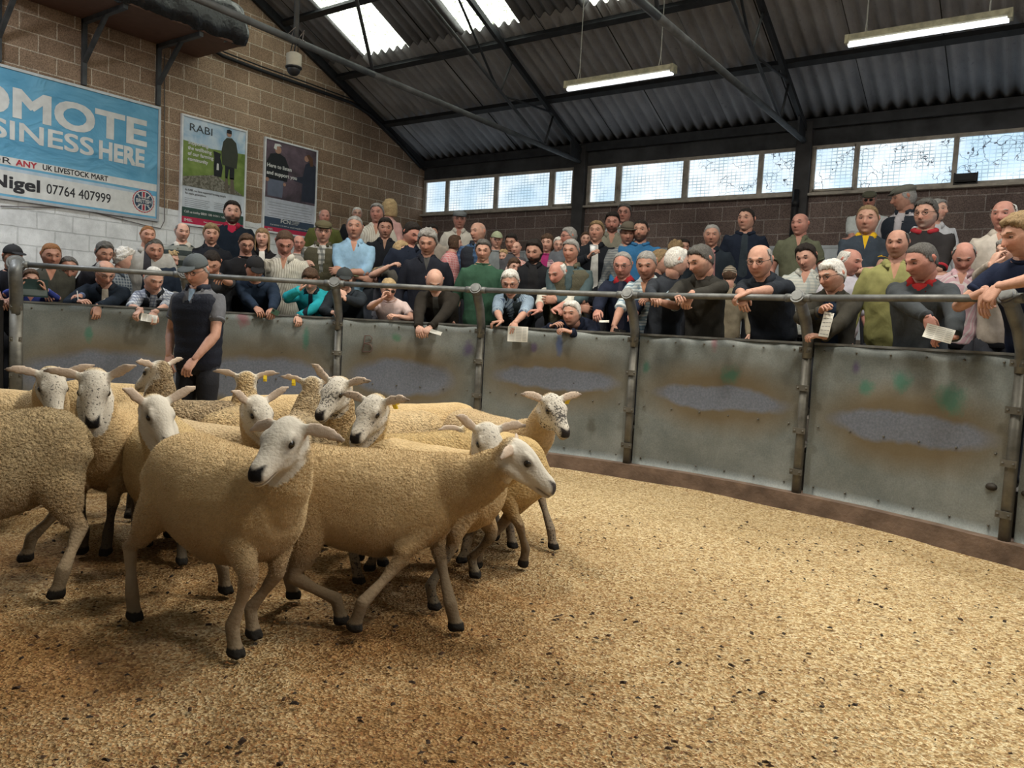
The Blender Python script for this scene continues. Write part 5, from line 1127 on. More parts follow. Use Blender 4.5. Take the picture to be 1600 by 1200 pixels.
    nm={'shirt':'shirt','polo':'polo_shirt','jacket':'jacket','hoodie':'hooded_top','crew':'jumper','v':'jumper','roll':'roll_neck'}[kind]
    link(nm,g_.mesh(nm,[cloth(col,pat,col2,inner)],True,attrs),E_)
    if gilet is not None:
        gm=MB(); torso(gm,.026,.545,-.11)
        V,F=remesh(gm,.020,3,.5); q3=(V-cW)/s; dn=-(q3@tW); fo=q3@fW_; la=q3@lW
        opn=(fo>0)&(np.abs(la)<(.045*np.clip(1-dn/.45,0,1)+.004))&(dn<gv); rowq=sinnoise(V,16,seed,1)
        puff=.0025*np.cos(dn*2*math.pi/.085)
        V=V+vnormals(V,F)[0]*(.004*rowq+puff)[:,None]; F=[f_ for f_ in F if not opn[f_[0]]]
        m2=MB(); m2.add(V,F,0,gilet); 
        for sd in (1,-1):
            rings=[]
            for i,a in enumerate([math.radians(x_) for x_ in (24,55,90,135,180)]):
                p1=ringpt(sd*a,.035-(.02 if i==0 else 0),.080); p2=ringpt(sd*a,-.02,.095); nn=nrm(ringpt(sd*a,0,1)-cW)*.012*s; rings.append(np.array([p1,p1+nn,p2+nn,p2]))
            m2.loft(rings,0,np.array(gilet)*1.15)
        link('gilet',m2.mesh('gilet',[colmat('quilted_gilet',.75,.004,60)]),E_)
    link('trousers',tr.mesh('trousers',[colmat('trouser_cloth',.9,.004,40)]),E_); link('boots',sho.mesh('boots',[M_shoe]),E_)
    if hat: h_=link('cap' if hat!='trilby' else 'hat',hatmesh(hat,hatc,Wh,HM,hs).mesh('cap',[M_hat]),E_)
    if glasses: link('glasses',glassesmesh(Wh,HM,hs,glasses==2).mesh('glasses',[M_glass,M_lens],False),E_)
    return E_,dict(jo=jo,root=root,R=R,s=s,HM=HM,H=H,hs=hs)
# ---------------------------------------------------------------- the crowd (image column, top of head, chin)
P_=person
CH={'in':WHT}
# --- front row, left to right
P_(20,384,420,'man in black cap and black top at the far left, forearm out along the gate',r=6.15,lean=10,hy=25,hp=5,hat='ball',hatc=(.015,.015,.018),hc='br',sk=1,kind='crew',col=(.012,.013,.018),sleeve='short',hands={-1:(2,470,5.75),1:(14,470,5.80)})
P_(48,421,452,'woman in bright blue cardigan holding up a dark tablet at the left',r=6.0,lean=20,hy=10,hp=10,hair='full',hc='br',sk=0,kind='shirt',col=(.04,.06,.26),inner=(.42,.20,.18),vw=.09,fat=.3,child=1,hands={-1:(31,447,5.78),1:(71,452,5.78),'d1':(.2,-.2,1),'d-1':(.2,.2,1),'n1':(0,-1,0),'n-1':(0,1,0)})
P_(107,400,440,'man in dusty blue knitted polo with white trimmed collar, left of the pen holder',r=6.35,lean=18,hy=5,hp=22,hair='recede',hc='dg',sk=1,kind='polo',col=(.10,.13,.22),collar=(.16,.20,.30),inner=(.3,.16,.12),vw=.03,arms='fence')
P_(164,405,447,'balding man in glasses and navy jacket writing with a white pen on the wall top',r=6.0,lean=32,hy=18,hp=30,hair='horse',hc='g',sk=0,glasses=1,kind='jacket',col=(.012,.018,.028),inner=(.42,.38,.32),vw=.03,hands={-1:(124,471,5.80),1:(150,481,5.67),'d1':(.5,0,-.8)},collar=(.02,.025,.035))
P_(240,412,460,'white-haired man in a quilted navy gilet and check shirt holding a paper over the wall',r=5.95,lean=38,hy=22,hp=26,hair='short',hc='w',sk=2,kind='shirt',col=(.50,.54,.60),pat='check',col2=(.10,.12,.2),gilet=(.012,.014,.020),sleeve='elbow',hands={-1:(219,484,5.66),1:(238,490,5.62),'d1':(.6,.3,-.6),'d-1':(.6,-.3,-.4)},fat=.4)
P_(331,390,430,'dark-haired man in grey t-shirt looking down with his forearms on the rail behind the handler',r=5.9,lean=32,hy=-8,hp=38,hair='short',hc='dk',sk=0,kind='crew',col=(.05,.055,.065),sleeve='short',hands={-1:(300,432,5.46),1:(345,436,5.46)})
P_(398,400,440,'man in black baseball cap and navy padded coat holding a phone over the wall',r=5.95,lean=36,hy=12,hp=28,hat='ball',hatc=(.012,.012,.014),hc='dk',sk=1,kind='hoodie',col=(.018,.030,.055),hands={-1:(404,487,5.66),1:(425,490,5.60),'d1':(.7,.1,-.3)})
P_(485,417,456,'boy in a turquoise fleece resting his head on one hand',r=5.92,lean=34,hy=-5,hp=32,hair='boy',hc='br',sk=2,kind='jacket',col=(.02,.30,.36),inner=(.012,.02,.03),vw=.025,collar=(.012,.03,.04),child=1,hands={-1:(469,452,5.72),1:(458,500,5.64),'d-1':(.1,.3,1),'d1':(.6,.2,-.6)},fat=.1)
P_(538,418,456,'boy in dark cap and charcoal hooded top biting his thumb at the wall',r=5.9,lean=34,hy=5,hp=14,hat='ball',hatc=(.035,.04,.042),hc='br',sk=2,kind='hoodie',col=(.022,.028,.036),child=1,hands={-1:(520,488,5.70),1:(539,466,5.62),'d1':(-.3,-.3,.9)})
P_(607,436,468,'fair-haired girl in a pale pink t-shirt shading her face with one hand',r=5.9,lean=30,hy=12,hp=20,hair='boy',hc='bl',sk=2,kind='crew',col=(.60,.48,.47),sleeve='short',glasses=2,child=1,hands={-1:(596,468,5.68),1:(622,494,5.74),'d-1':(.1,.3,1)})
P_(679,419,458,'bald man with black glasses in a dark brown waxed jacket bent over the wall',r=5.85,lean=42,hy=3,hp=40,hair='none',hc='g',sk=2,glasses=1,beard=.3,bc='g',kind='jacket',col=(.028,.024,.020),inner=(.07,.07,.065),vw=.03,hands={-1:(654,513,5.62),1:(668,517,5.60)},fat=.5)
P_(797,420,462,'white-haired man in glasses, check shirt and dark gilet holding a price list over the wall',r=5.95,lean=38,hy=-5,hp=24,hair='full',hc='w',sk=0,glasses=1,kind='shirt',col=(.28,.36,.44),pat='stripe',col2=(.08,.12,.2),gilet=(.014,.022,.026),sleeve='elbow',hands={-1:(783,505,5.66),1:(803,507,5.64),'d1':(.6,.2,-.5),'d-1':(.6,-.6,-.1)},fat=.3)
P_(872,408,446,'ruddy bald man in a green gilet and cream shirt looking down to the left',r=6.2,lean=22,hy=-38,hp=22,hair='horse',hc='w',sk=3,kind='shirt',col=(.52,.50,.44),gilet=(.035,.038,.026),fat=.7,hands={-1:(842,489,5.8),1:(860,488,5.78),'d-1':(.3,-.8,0),'d1':(.5,.8,.1)},sleeve='rolled')
P_(893,471,509,'white-haired man in a navy jacket crouching with his chin at the wall top',r=5.85,lean=60,hy=-22,hp=8,hair='full',hc='w',sk=0,kind='jacket',col=(.012,.016,.032),inner=(.20,.34,.56),vw=.05,hands={-1:(862,510,5.80),1:(892,519,5.68)},fat=.2)
P_(973,394,434,'man in glasses wearing a navy fleece with a red collar',r=6.3,lean=16,hy=-12,hp=18,hair='recede',hc='g',sk=3,glasses=1,kind='jacket',col=(.014,.018,.035),inner=(.03,.03,.05),collar=(.42,.03,.04),vw=.02,fat=.6,hands={-1:(928,498,5.8),1:(990,500,5.8)})
P_(1010,391,437,'tanned grey-haired man in a blue and white checked shirt with phone in hand',r=6.05,lean=20,hy=-12,hp=18,hair='short',hc='g',sk=1,kind='shirt',col=(.56,.62,.64),pat='check',col2=(.07,.16,.24),sleeve='elbow',hands={-1:(957,514,5.76),1:(1022,470,5.8),'d-1':(.3,-.1,-1)},vw=.045,inner=(.38,.2,.13))
P_(1057,388,430,'white-haired man in a charcoal shirt turned away along the rail',r=6.1,lean=18,hy=118,hp=6,by=25,hair='full',hc='w',sk=2,kind='shirt',col=(.035,.04,.05),hands={-1:(1022,467,5.50),1:(1075,470,5.9)})
P_(1095,381,434,'dark grey-haired man in a brown jumper leaning his arm along the rail, looking left',r=5.85,lean=24,hy=-48,hp=24,by=-15,hair='full',hc='dg',sk=0,beard=.35,bc='dg',kind='shirt',col=(.040,.038,.034),hands={-1:(1058,462,5.47),1:(1078,460,5.44),'d1':(.3,-.4,-1.)})
P_(1187,381,434,'big bald man in glasses and dark polo with bare forearms folded on the rail',r=5.80,lean=34,hy=-18,hp=16,hair='horse',hc='g',sk=0,glasses=1,kind='polo',col=(.022,.026,.034),sleeve='elbow',fat=.7,hands={-1:(1160,462,5.44),1:(1168,457,5.42),'p1':(.15,1.0,-.1),'p-1':(-.1,-1,-.3),'d1':(.4,-.9,-.4),'d-1':(.5,.3,-.8)},th=.009)
P_(1300,401,460,'elderly man with tousled grey hair and glasses in a dark waxed coat holding white papers',r=5.85,lean=22,hy=-42,hp=18,by=-12,hair='boy',th=.014,hc='w',sk=0,glasses=1,kind='jacket',col=(.040,.037,.030),inner=(.018,.030,.055),vw=.05,collar=(.05,.045,.035),hands={-1:(1283,487,5.62),1:(1286,527,5.58),'d-1':(.4,.2,.3),'d1':(.3,-.6,.1)})
P_(1440,373,443,'heavily built man in dark grey fleece with red collar holding a printed card',r=5.75,lean=20,hy=-48,hp=20,by=-8,hair='short',hc='dg',sk=3,kind='jacket',col=(.050,.056,.062),inner=(.40,.03,.03),vw=.05,vd=.05,collar=(.42,.03,.03),fat=.6,hands={-1:(1454,500,5.50),1:(1490,530,5.55),'d-1':(.3,.4,-.9),'d1':(.3,-1,-.1),'p-1':(.2,-1,.1)})
P_(1598,333,400,'young man in navy t-shirt, bare arms on the rail at the right edge',r=5.55,lean=26,hy=-58,hp=20,by=-25,hair='boy',hc='lb',sk=0,kind='crew',col=(.014,.020,.045),sleeve='short',hands={-1:(1538,455,5.40),1:(1560,448,5.36),'d-1':(.3,.1,-1),'d1':(.5,-.5,-1),'c-1':.25,'p1':(.1,1,.2)})
# --- second row
P_(80,379,420,'ginger-haired man in a khaki shirt behind the tablet holder',hy=12,hp=10,hair='short',hc='gi',sk=1,col=(.06,.06,.05),inner=(.4,.2,.14))
P_(163,378,412,'grey-headed man hidden behind the pen holder',hy=20,hp=20,hair='full',hc='dg',sk=0,col=(.02,.02,.025))
P_(195,389,424,'curly white-haired man in a dark checked shirt turned to the right',hy=72,hp=12,hair='curly',hc='w',sk=2,col=(.06,.08,.11),pat='check',col2=(.25,.28,.3),by=40)
P_(241,372,411,'dark-haired man in a navy coat standing behind the white-haired gilet wearer',hy=10,hp=10,hair='short',hc='dg',sk=1,kind='jacket',col=(.02,.03,.05),inner=(.05,.05,.06))
P_(231,353,383,'brown-haired man in a pale grey jumper against the white wall',hy=12,hp=5,hair='short',hc='gi',sk=0,kind='jacket',col=(.36,.36,.35),inner=(.04,.04,.05),vw=.03)
P_(272,388,424,'boy with curly blond hair in an olive top leaning on his arm',tier=1,hy=20,hp=15,hair='curly',hc='bl',sk=2,kind='crew',col=(.09,.085,.05),child=1)
P_(285,348,377,'older bald man in a striped rugby shirt with a white collar',hy=14,hp=8,hair='horse',hc='g',sk=2,kind='polo',col=(.035,.045,.045),pat='hoop',col2=(.20,.21,.19),collar=(.6,.58,.54))
P_(330,350,382,'fair young man with a fringe in a black polo shirt',hy=5,hp=6,hair='boy',hc='lb',sk=0,kind='polo',col=(.014,.016,.022),sleeve='elbow')
P_(363,315,349,'dark-bearded man in navy fleece with crimson collar, standing before the poster',hy=4,hp=2,hair='full',hc='dk',sk=2,beard=.9,kind='jacket',col=(.010,.016,.026),inner=(.35,.02,.05),vw=.045,vd=.09,collar=(.30,.02,.045),fat=.6)
P_(385,366,397,'dark-haired man with glasses in a black shirt looking down',hy=8,hp=22,hair='full',hc='br',sk=1,glasses=1,kind='crew',col=(.013,.013,.015))
P_(410,358,386,'long-haired young woman in a black coat and white roll neck',hy=-5,hp=2,hair='long',hc='lb',sk=2,kind='jacket',col=(.014,.013,.015),inner=(.62,.6,.56),vw=.03,sh=.88)
P_(445,360,398,'man in a white striped shirt looking straight down',hy=4,hp=34,hair='short',hc='br',sk=3,kind='shirt',col=(.56,.54,.48),pat='stripe',col2=(.32,.30,.26),inner=(.42,.22,.15),vw=.035,lean=12)
P_(467,368,392,'bald man in glasses half hidden behind the white striped shirt',hy=4,hp=8,hair='none',hc='g',sk=3,glasses=1,kind='crew',col=(.3,.28,.25))
P_(485,399,430,'bald man with glasses in a black gilet behind the turquoise boy',hy=28,hp=18,hair='none',hc='g',sk=2,glasses=1,beard=.3,bc='g',kind='shirt',col=(.12,.12,.13),gilet=(.013,.013,.015),tier=1)
P_(505,346,379,'man in a tweed flat cap, olive gilet and dark check shirt',hy=2,hp=6,hair='short',hc='dg',sk=0,hat='flat',hatc=(.10,.085,.045),glasses=1,kind='shirt',col=(.40,.40,.38),pat='bigcheck',col2=(.04,.05,.05),gilet=(.055,.05,.028))
P_(507,327,350,'ruddy bald man in an olive jumper behind the tweed cap',hy=8,hp=6,hair='horse',hc='w',sk=3,kind='crew',col=(.10,.11,.035),fat=.3)
P_(554,338,373,'man in a pale blue shirt standing with his arms crossed',hy=-4,hp=2,hair='short',hc='g',sk=1,kind='shirt',col=(.26,.42,.58),sleeve='rolled',arms='crossed',inner=(.45,.24,.17),vw=.035,fat=.2)
P_(558,324,345,'white-haired man in a dark jacket behind the pale blue shirt',hy=4,hp=2,hair='short',hc='w',sk=2,glasses=1,kind='jacket',col=(.016,.017,.02),inner=(.3,.3,.3))
P_(589,319,348,'smiling grey-haired man in a cream striped shirt by the block wall',hy=-12,hp=2,hair='full',hc='g',sk=3,kind='shirt',col=(.60,.57,.50),pat='stripe',col2=(.4,.36,.3),inner=(.45,.24,.17),vw=.04)
P_(602,341,372,'young dark-haired man in a black shirt next to the crossed arms',hy=2,hp=10,hair='full',hc='dk',sk=1,kind='shirt',col=(.013,.014,.018),inner=(.3,.18,.13),vw=.02)
P_(609,313,342,'blonde woman in a pink top with her back to the ring',hy=150,hp=0,by=150,hair='bob',hc='bl',sk=2,kind='crew',col=(.52,.30,.28),sh=.88)
P_(551,416,446,'person in a pale green cap peeping behind the dark-capped boy',tier=1,hy=20,hp=15,hat='ball',hatc=(.17,.21,.12),hc='br',sk=2,kind='crew',col=(.03,.04,.045),child=1)
P_(590,415,450,'blonde woman in large black sunglasses',tier=1,hy=-5,hp=12,hair='bob',hc='lb',sk=2,glasses=2,kind='jacket',col=(.03,.035,.045),inner=(.10,.10,.12),child=1,sh=.88)
P_(615,421,447,'fair child with a pink face between the sunglasses and the bald man',tier=1,hy=10,hp=10,hair='full',hc='lb',sk=2,kind='crew',col=(.05,.05,.06),child=1)
P_(627,378,408,'short-haired blonde woman in a grey v-neck looking to the right',tier=1,hy=58,hp=0,hair='bob',hc='bl',sk=2,kind='v',col=(.11,.105,.095),inner=(.45,.27,.2),vw=.05,sleeve='short',hands={-1:(608,416,6.7)},by=25,sh=.86)
P_(643,348,382,'dark-haired man in navy bowing his head behind the blonde woman',hy=38,hp=26,hair='full',hc='dk',sk=3,kind='jacket',col=(.015,.02,.035),by=20)
P_(676,351,375,'dark-haired man in a beige shirt partly hidden below the window sill',hy=-10,hp=12,hair='full',hc='dk',sk=1,kind='shirt',col=(.34,.29,.25))
P_(668,360,398,'older man with tousled grey hair in a dark navy jumper',hy=-8,hp=20,hair='curly',hc='g',sk=1,kind='v',col=(.014,.016,.024),inner=(.06,.06,.06),vw=.03)
P_(663,404,440,'curly grey-haired man behind the bald man in brown',tier=1,hy=-10,hp=25,hair='curly',hc='dg',sk=1,kind='jacket',col=(.03,.03,.035),child=1)
P_(718,330,357,'man in a grey flat cap and open white shirt below the first windows',hy=2,hp=4,hair='short',hc='g',hat='flat',hatc=(.17,.18,.19),sk=3,kind='shirt',col=(.58,.54,.48),inner=(.42,.2,.15),vw=.05,fat=.4,glasses=1)
P_(711,370,390,'little brown-haired girl in a pink patterned dress looking away',tier=2,hy=100,hp=0,by=80,hair='bob',hc='br',sk=2,kind='crew',col=(.50,.16,.17),pat='check',col2=(.6,.4,.4),child=1)
P_(747,347,378,'bald man in a navy gilet and blue check shirt looking left',hy=-42,hp=6,hair='none',hc='g',sk=0,kind='shirt',col=(.04,.08,.16),pat='bigcheck',col2=(.10,.16,.28),gilet=(.016,.020,.030))
P_(755,375,408,'grey-haired man in a bottle green sweatshirt',hy=-4,hp=14,hair='full',hc='dg',sk=0,kind='crew',col=(.035,.085,.055))
P_(776,363,388,'person in a pale green cap below the windows',hy=8,hp=5,hat='ball',hatc=(.30,.33,.22),hc='lb',sk=2,kind='crew',col=(.18,.20,.21),child=1)
P_(799,366,392,'dark-haired woman holding a baby to her chest',hy=-18,hp=12,hair='full',hc='dk',sk=1,kind='crew',col=(.08,.08,.09),sh=.86)
P_(787,391,412,'toddler with fair curls in front of the woman with the baby',tier=2,hy=-20,hp=5,hair='curly',hc='bl',sk=2,kind='crew',col=(.045,.05,.06),child=1)
P_(806,380,396,'baby in a pink patterned wrap held against the woman',tier=2,hy=-15,hp=5,hair='none',hc='lb',sk=2,kind='crew',col=(.50,.20,.18),pat='check',col2=(.6,.5,.45),child=1)
P_(803,404,430,'brown-haired boy just above the price list holder',tier=1,hy=22,hp=12,hair='boy',hc='br',sk=2,kind='crew',col=(.014,.016,.02),child=1)
P_(835,375,411,'man with a full dark beard in a black zipped fleece',hy=-18,hp=18,hair='full',hc='dk',sk=0,beard=.95,kind='jacket',col=(.016,.017,.02),inner=(.02,.02,.022),tier=1)
P_(855,367,394,'brunette woman in a magenta top',hy=-12,hp=4,hair='bob',hc='br',sk=2,kind='crew',col=(.32,.03,.14),sh=.88)
P_(873,371,395,'white-haired person in glasses between the magenta top and the grey-haired man',hy=2,hp=8,hair='full',hc='w',sk=2,glasses=1,kind='shirt',col=(.22,.12,.16),pat='check',col2=(.5,.4,.4),sh=.88)
P_(889,356,384,'grey-haired man with glasses looking to the left, below the window',hy=-70,hp=6,hair='full',hc='g',sk=3,glasses=1,kind='shirt',col=(.12,.13,.15))
P_(892,375,409,'grey-haired man in a green gilet with his arms crossed',hy=-18,hp=10,hair='full',hc='g',sk=1,kind='shirt',col=(.06,.09,.10),gilet=(.075,.07,.045),arms='crossed')
P_(915,364,384,'child peering out left of the man with the paper cup',tier=3,hy=5,hp=5,hair='full',hc='br',sk=2,kind='crew',col=(.3,.28,.26),child=1)
CUPA=P_(932,346,378,'fair young man in a black jacket holding a paper cup',hy=-12,hp=2,hair='full',hc='lb',sk=0,kind='jacket',col=(.013,.015,.020),inner=(.5,.5,.48),vw=.03,hands={-1:(919,402,7.45),'d-1':(.3,.4,.6)})
P_(957,332,363,'bearded dark-haired man in an open khaki shirt',hy=-4,hp=12,hair='full',hc='dk',sk=3,beard=.7,kind='shirt',col=(.20,.19,.15),inner=(.4,.22,.16),vw=.04)
P_(975,319,349,'grey-haired man in a pale check shirt, highest head below the middle windows',hy=-8,hp=2,hair='full',hc='dg',sk=3,glasses=1,kind='shirt',col=(.38,.38,.37),pat='check',col2=(.15,.18,.2))
P_(981,349,382,'elderly man in a brown felt trilby',hy=4,hp=12,hat='trilby',hatc=(.10,.085,.065),hair='short',hc='g',sk=1,kind='shirt',col=(.25,.26,.26),pat='check',col2=(.1,.12,.14))
P_(1001,344,377,'bearded man in a bright blue hooded top',hy=-10,hp=4,hair='short',hc='dk',sk=0,beard=.8,kind='hoodie',col=(.035,.14,.30),fat=.4)
P_(1032,386,432,'blond man in a black polo looking right behind the checked shirt',tier=1,hy=78,hp=2,hair='full',hc='lb',sk=0,kind='polo',col=(.013,.014,.018),by=40)
P_(1056,377,405,'woman with curly fair hair behind the white-haired man',tier=2,hy=140,hp=5,hair='curly',hc='lb',sk=2,kind='crew',col=(.1,.1,.11),sh=.88)
P_(1068,374,398,'dark-haired person just showing by the low white wall',hy=20,hp=10,hair='full',hc='dk',sk=1,kind='crew',col=(.02,.02,.025),tier=3)
P_(1112,351,385,'older grey-cropped man in an open navy jacket',hy=-2,hp=6,hair='short',hc='g',sk=1,kind='jacket',col=(.016,.022,.030),inner=(.28,.14,.14),vw=.05)
P_(1140,417,445,'child in a striped woolly hat and scarf between the leaning men',tier=1,hy=175,hp=10,hair='full',hc='br',sk=2,hat='beanie',hatc=(.08,.07,.055),kind='roll',col=(.20,.17,.12),child=1)
P_(1166,326,361,'tall young man in a navy hooded jacket',hy=-22,hp=0,hair='short',hc='dk',sk=0,kind='hoodie',col=(.013,.018,.032),inner=(.03,.04,.05),vw=.03)
P_(1250,333,368,'shaven-headed man in an olive green polo shirt by the pier',hy=-25,hp=2,hair='none',hc='dg',sk=3,kind='polo',col=(.115,.12,.08),sleeve='short',fat=.5,inner=(.45,.24,.18),vw=.03)
P_(1260,380,424,'young dark-haired man in a pale checked shirt looking down to the left',tier=1,hy=-22,hp=20,roll=8,hair='full',hc='dk',sk=0,kind='shirt',col=(.50,.50,.46),pat='check',col2=(.30,.34,.34),inner=(.45,.24,.18),vw=.05)
P_(1327,388,430,'balding white-haired man in a pale lilac shirt looking away',tier=1,hy=62,hp=12,hair='horse',hc='w',sk=3,kind='shirt',col=(.50,.48,.54),sleeve='elbow',by=30,fat=.4)
P_(1358,300,326,'man in an olive flat cap and white t-shirt high at the back',hy=-4,hp=12,hat='flat',hatc=(.11,.105,.075),hc='g',sk=3,glasses=2,kind='crew',col=(.50,.52,.52),sleeve='short',arms='crossed')
CUPB=P_(1355,321,366,'stocky man in a navy polo with a yellow collar and folded arms',hy=-8,hp=4,hair='short',hc='lb',sk=0,kind='polo',col=(.040,.052,.070),inner=(.62,.38,.02),vw=.025,collar=(.62,.38,.02),sleeve='short',arms='crossed',fat=.8)
P_(1402,358,403,'balding man in a yellow-green shirt',hy=-12,hp=8,hair='horse',hc='dg',sk=1,kind='shirt',col=(.25,.245,.10),inner=(.4,.22,.15),vw=.03,fat=.3)
P_(1413,291,329,'man in a grey flat cap and navy gilet looking over his shoulder to the left',hy=-80,hp=8,hat='flat',hatc=(.14,.14,.12),hc='g',sk=1,kind='shirt',col=(.45,.42,.45),gilet=(.014,.019,.030),by=-20)
P_(1447,312,357,'bearded man in glasses and a charcoal sweatshirt with red trim',hy=-22,hp=8,hair='full',hc='dg',sk=0,glasses=1,beard=.5,bc='g',kind='hoodie',col=(.030,.027,.028),collar=(.36,.03,.04),arms='crossed',sleeve='elbow',fat=.4)
P_(1464,312,345,'grey-haired person in white just behind the red trimmed sweatshirt',hy=60,hp=0,hair='full',hc='g',sk=2,kind='shirt',col=(.52,.52,.55),by=20)
P_(1506,378,422,'bald man in a pink striped shirt looking straight down',tier=1,hy=2,hp=36,hair='horse',hc='g',sk=3,kind='shirt',col=(.50,.33,.38),pat='stripe',col2=(.55,.5,.52),inner=(.42,.22,.17),vw=.04)
P_(1568,313,360,'white-haired man in a cream shirt at the back right',hy=-14,hp=4,hair='horse',hc='w',sk=3,kind='shirt',col=(.52,.47,.42),inner=(.42,.22,.16),vw=.04,th=.016)
P_(1573,373,412,'elderly man in a beige shirt, hand at his mouth, beside the navy t-shirt',tier=1,hy=-28,hp=10,hair='full',hc='g',sk=2,kind='shirt',col=(.38,.33,.29),hands={-1:(1556,404,6.4),'d-1':(-.2,.3,1)})
# --- the handler in the ring
hx,hy_=D2(314,737)
person(307,399,447,'handler in navy gilet, grey cap and grey t-shirt standing in the ring with the sheep',r=1,D=float(np.dot(np.array([hx,hy_,1.6])-CAM,FW)),floor=0.0,lean=2,hy=-32,hp=20,by=-34,hair='short',hc='g',sk=0,glasses=1,hat='ball',hatc=(.085,.10,.11),kind='shirt',col=(.13,.135,.155),sleeve='short',gilet=(.007,.010,.022),gv=.10,trous=(.012,.013,.018),hands={-1:(264,556,6.25,'D'),1:(304,562,6.02,'D'),'p1':(-.7,1,-.1),'p-1':(-.8,-.7,0),'c1':.5,'c-1':.5},group='handler in the ring',inner=(.25,.34,.45),vw=.03)
# ---------------------------------------------------------------- things held in hands
def paper(px,py,R_,w,h,label,rot=0,tilt=.3,n=9,cat='paper',facing=0,D=None,ink=True,mat=None):
    c=oncyl(px,py,R_); to=nrm(CAM-c); side=nrm(np.cross([0,0,1.],to)); up=nrm(np.cross(to,side)); up=nrm(up-to*tilt)
    nn=np.cross(side,up); s2=side*math.cos(rot)+up*math.sin(rot); u2=-side*math.sin(rot)+up*math.cos(rot)
    g=[];F=[]
    for k,dz in ((0,0),(1,-.0012)):
        for i in range(7):
            for j in range(7): a=(i/6-.5);b=(j/6-.5); g.append(s2*w*a+u2*h*b+nn*(.012*math.sin(a*4)*math.cos(b*3)+dz))
    for k in (0,49):
        for i in range(6):
            for j in range(6): f=(k+i*7+j,k+(i+1)*7+j,k+(i+1)*7+j+1,k+i*7+j+1); F.append(f if k else f[::-1])
    root=empty(cat if cat!='paper' else 'paper_sheet',c,label,cat); mb=MB(); mb.add(g,F); link('sheet',mb.mesh('sheet',[mat or plain('white_paper',(.66,.65,.60),.7,0,.05)]),root)
    if ink:
        mb=MB()
        for r_ in range(n):
            b=.40-.8*r_/(n-1)
            for c0,c1 in ((-.42,-.15),(-.10,.18),(.24,.42)):
                a0=c0;a1=c1; q=lambda a,bb:s2*w*a+u2*h*bb+nn*(.012*math.sin(a*4)*math.cos(bb*3)+.0012)
                mb.add([q(a0,b-.012),q(a1,b-.012),q(a1,b+.012),q(a0,b+.012)],[(0,1,2,3)])
        link('printed_lines',mb.mesh('printed_lines',[plain('grey_print',(.25,.25,.25),.8)],False),root)
paper(809,522,5.60,.19,.145,'printed price list held by the white-haired man in glasses over the wall top',tilt=.1)
paper(233,497,5.58,.14,.075,'small white slip held by the man in the quilted navy gilet',rot=-.15)
paper(681,519,5.55,.12,.05,'folded white slip in the hand of the bald man in the brown jacket',rot=-.35,tilt=1.0,ink=False)
paper(1467,521,5.48,.17,.095,'printed card held by the man with the red collar',rot=-.25,n=7)
paper(1291,507,5.55,.07,.19,'folded white papers held by the elderly man in glasses',rot=-.15,n=6)
paper(130,478,5.74,.10,.03,'white card lying on the wall top under the pen',tilt=1.2,ink=False)
paper(944,502,5.75,.09,.03,'white slip on the wall top by the man with the red collar and glasses',tilt=1.2,ink=False)
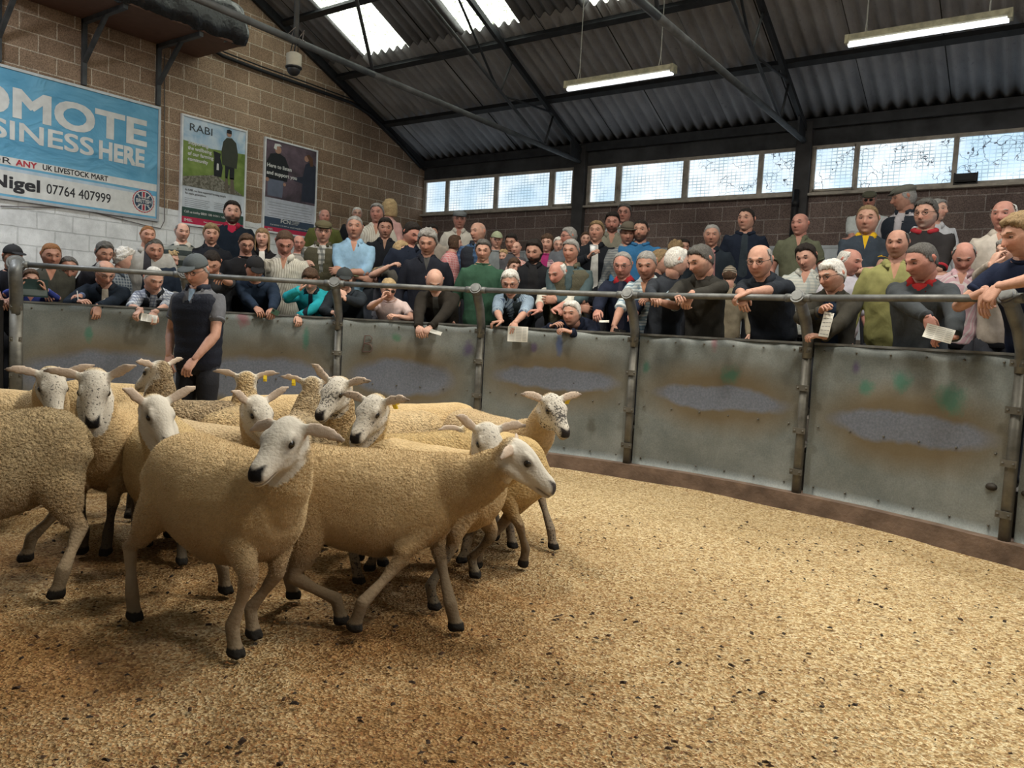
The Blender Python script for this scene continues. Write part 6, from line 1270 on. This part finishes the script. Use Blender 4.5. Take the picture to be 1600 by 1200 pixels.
def slab(name,label,cat,px,py,R_,w,h,d,mat,rot=0,parts=()):
    c=oncyl(px,py,R_); to=nrm(CAM-c); side=nrm(np.cross([0,0,1.],to)); up=nrm(np.cross(to,side)); s2=side*math.cos(rot)+up*math.sin(rot); u2=-side*math.sin(rot)+up*math.cos(rot)
    root=empty(name,c,label,cat); mb=MB(); mb.obox((0,0,0),s2*w/2,u2*h/2,to*d/2); link('case',mb.mesh('case',[mat],False),root)
    for nm,(a,b,w2,h2),m in parts:
        mb=MB(); mb.obox(s2*a+u2*b+to*(d/2+.001),s2*w2/2,u2*h2/2,to*.001); link(nm,mb.mesh(nm,[m],False),root)
slab('tablet','dark green cased tablet held up by the woman in bright blue','tablet',52,450,5.76,.235,.165,.012,plain('dark_green_case',(.02,.045,.045),.5),parts=[('cover_flap',(0,-.04,.22,.055),plain('grey_case_flap',(.12,.15,.15),.6))])
slab('mobile_phone','green phone held over the wall by the man in the black baseball cap','phone',430,488,5.58,.075,.05,.01,plain('green_phone_case',(.05,.10,.07),.4),rot=-.4,parts=[('camera_bump',(-.02,.008,.02,.02),M_black)])
slab('mobile_phone','dark phone held by the man in the blue and white checked shirt','phone',968,517,5.70,.11,.03,.012,M_black,rot=-.15,parts=[('button',(0,0,.01,.004),M_galv)])
c=oncyl(122,463,5.78); mb=MB(); mb.tube([(0,0,-.035),(-.01,-.005,.05)],.005,8); o=link('pen',mb.mesh('pen',[plain('white_pen',(.7,.7,.7),.3)])); o.location=c; tag(o,'white pen in the hand of the balding man writing on the wall top','pen')
_,I=CUPA; c=I['root']+I['jo'][-1][2]+np.array([0,0,.06])+nrm(I['jo'][-1][2]-I['jo'][-1][1])*.06; root=empty('paper_cup',c,'white paper cup held by the fair young man in the black jacket','cup')
mb=MB(); mb.tube([(0,0,-.05),(0,0,.05)],[.028,.038],16,rnd=False); link('cup_body',mb.mesh('cup_body',[M_white]),root); mb=MB(); mb.tube([(0,0,.048),(0,0,.055)],.041,16,rnd=False); link('rim',mb.mesh('rim',[M_white]),root)
_,I=CUPB; c=I['root']+I['jo'][-1][2]+np.array([0,0,.03])+nrm(I['jo'][-1][2]-I['jo'][-1][1])*.08; root=empty('clear_cup',c,'clear plastic cup held by the stocky man with the yellow collar','cup'); mb=MB(); mb.tube([(0,0,-.05),(0,0,.05)],[.024,.032],16,rnd=False); link('cup_body',mb.mesh('cup_body',[plain('clear_plastic',(.40,.44,.46),.15)]),root); mb=MB(); mb.tube([(0,0,.046),(0,0,.052)],.035,16,rnd=False); link('rim',mb.mesh('rim',[M_white]),root)
for l in report: print('P',l)
bpy.data.scenes.remove(TS)
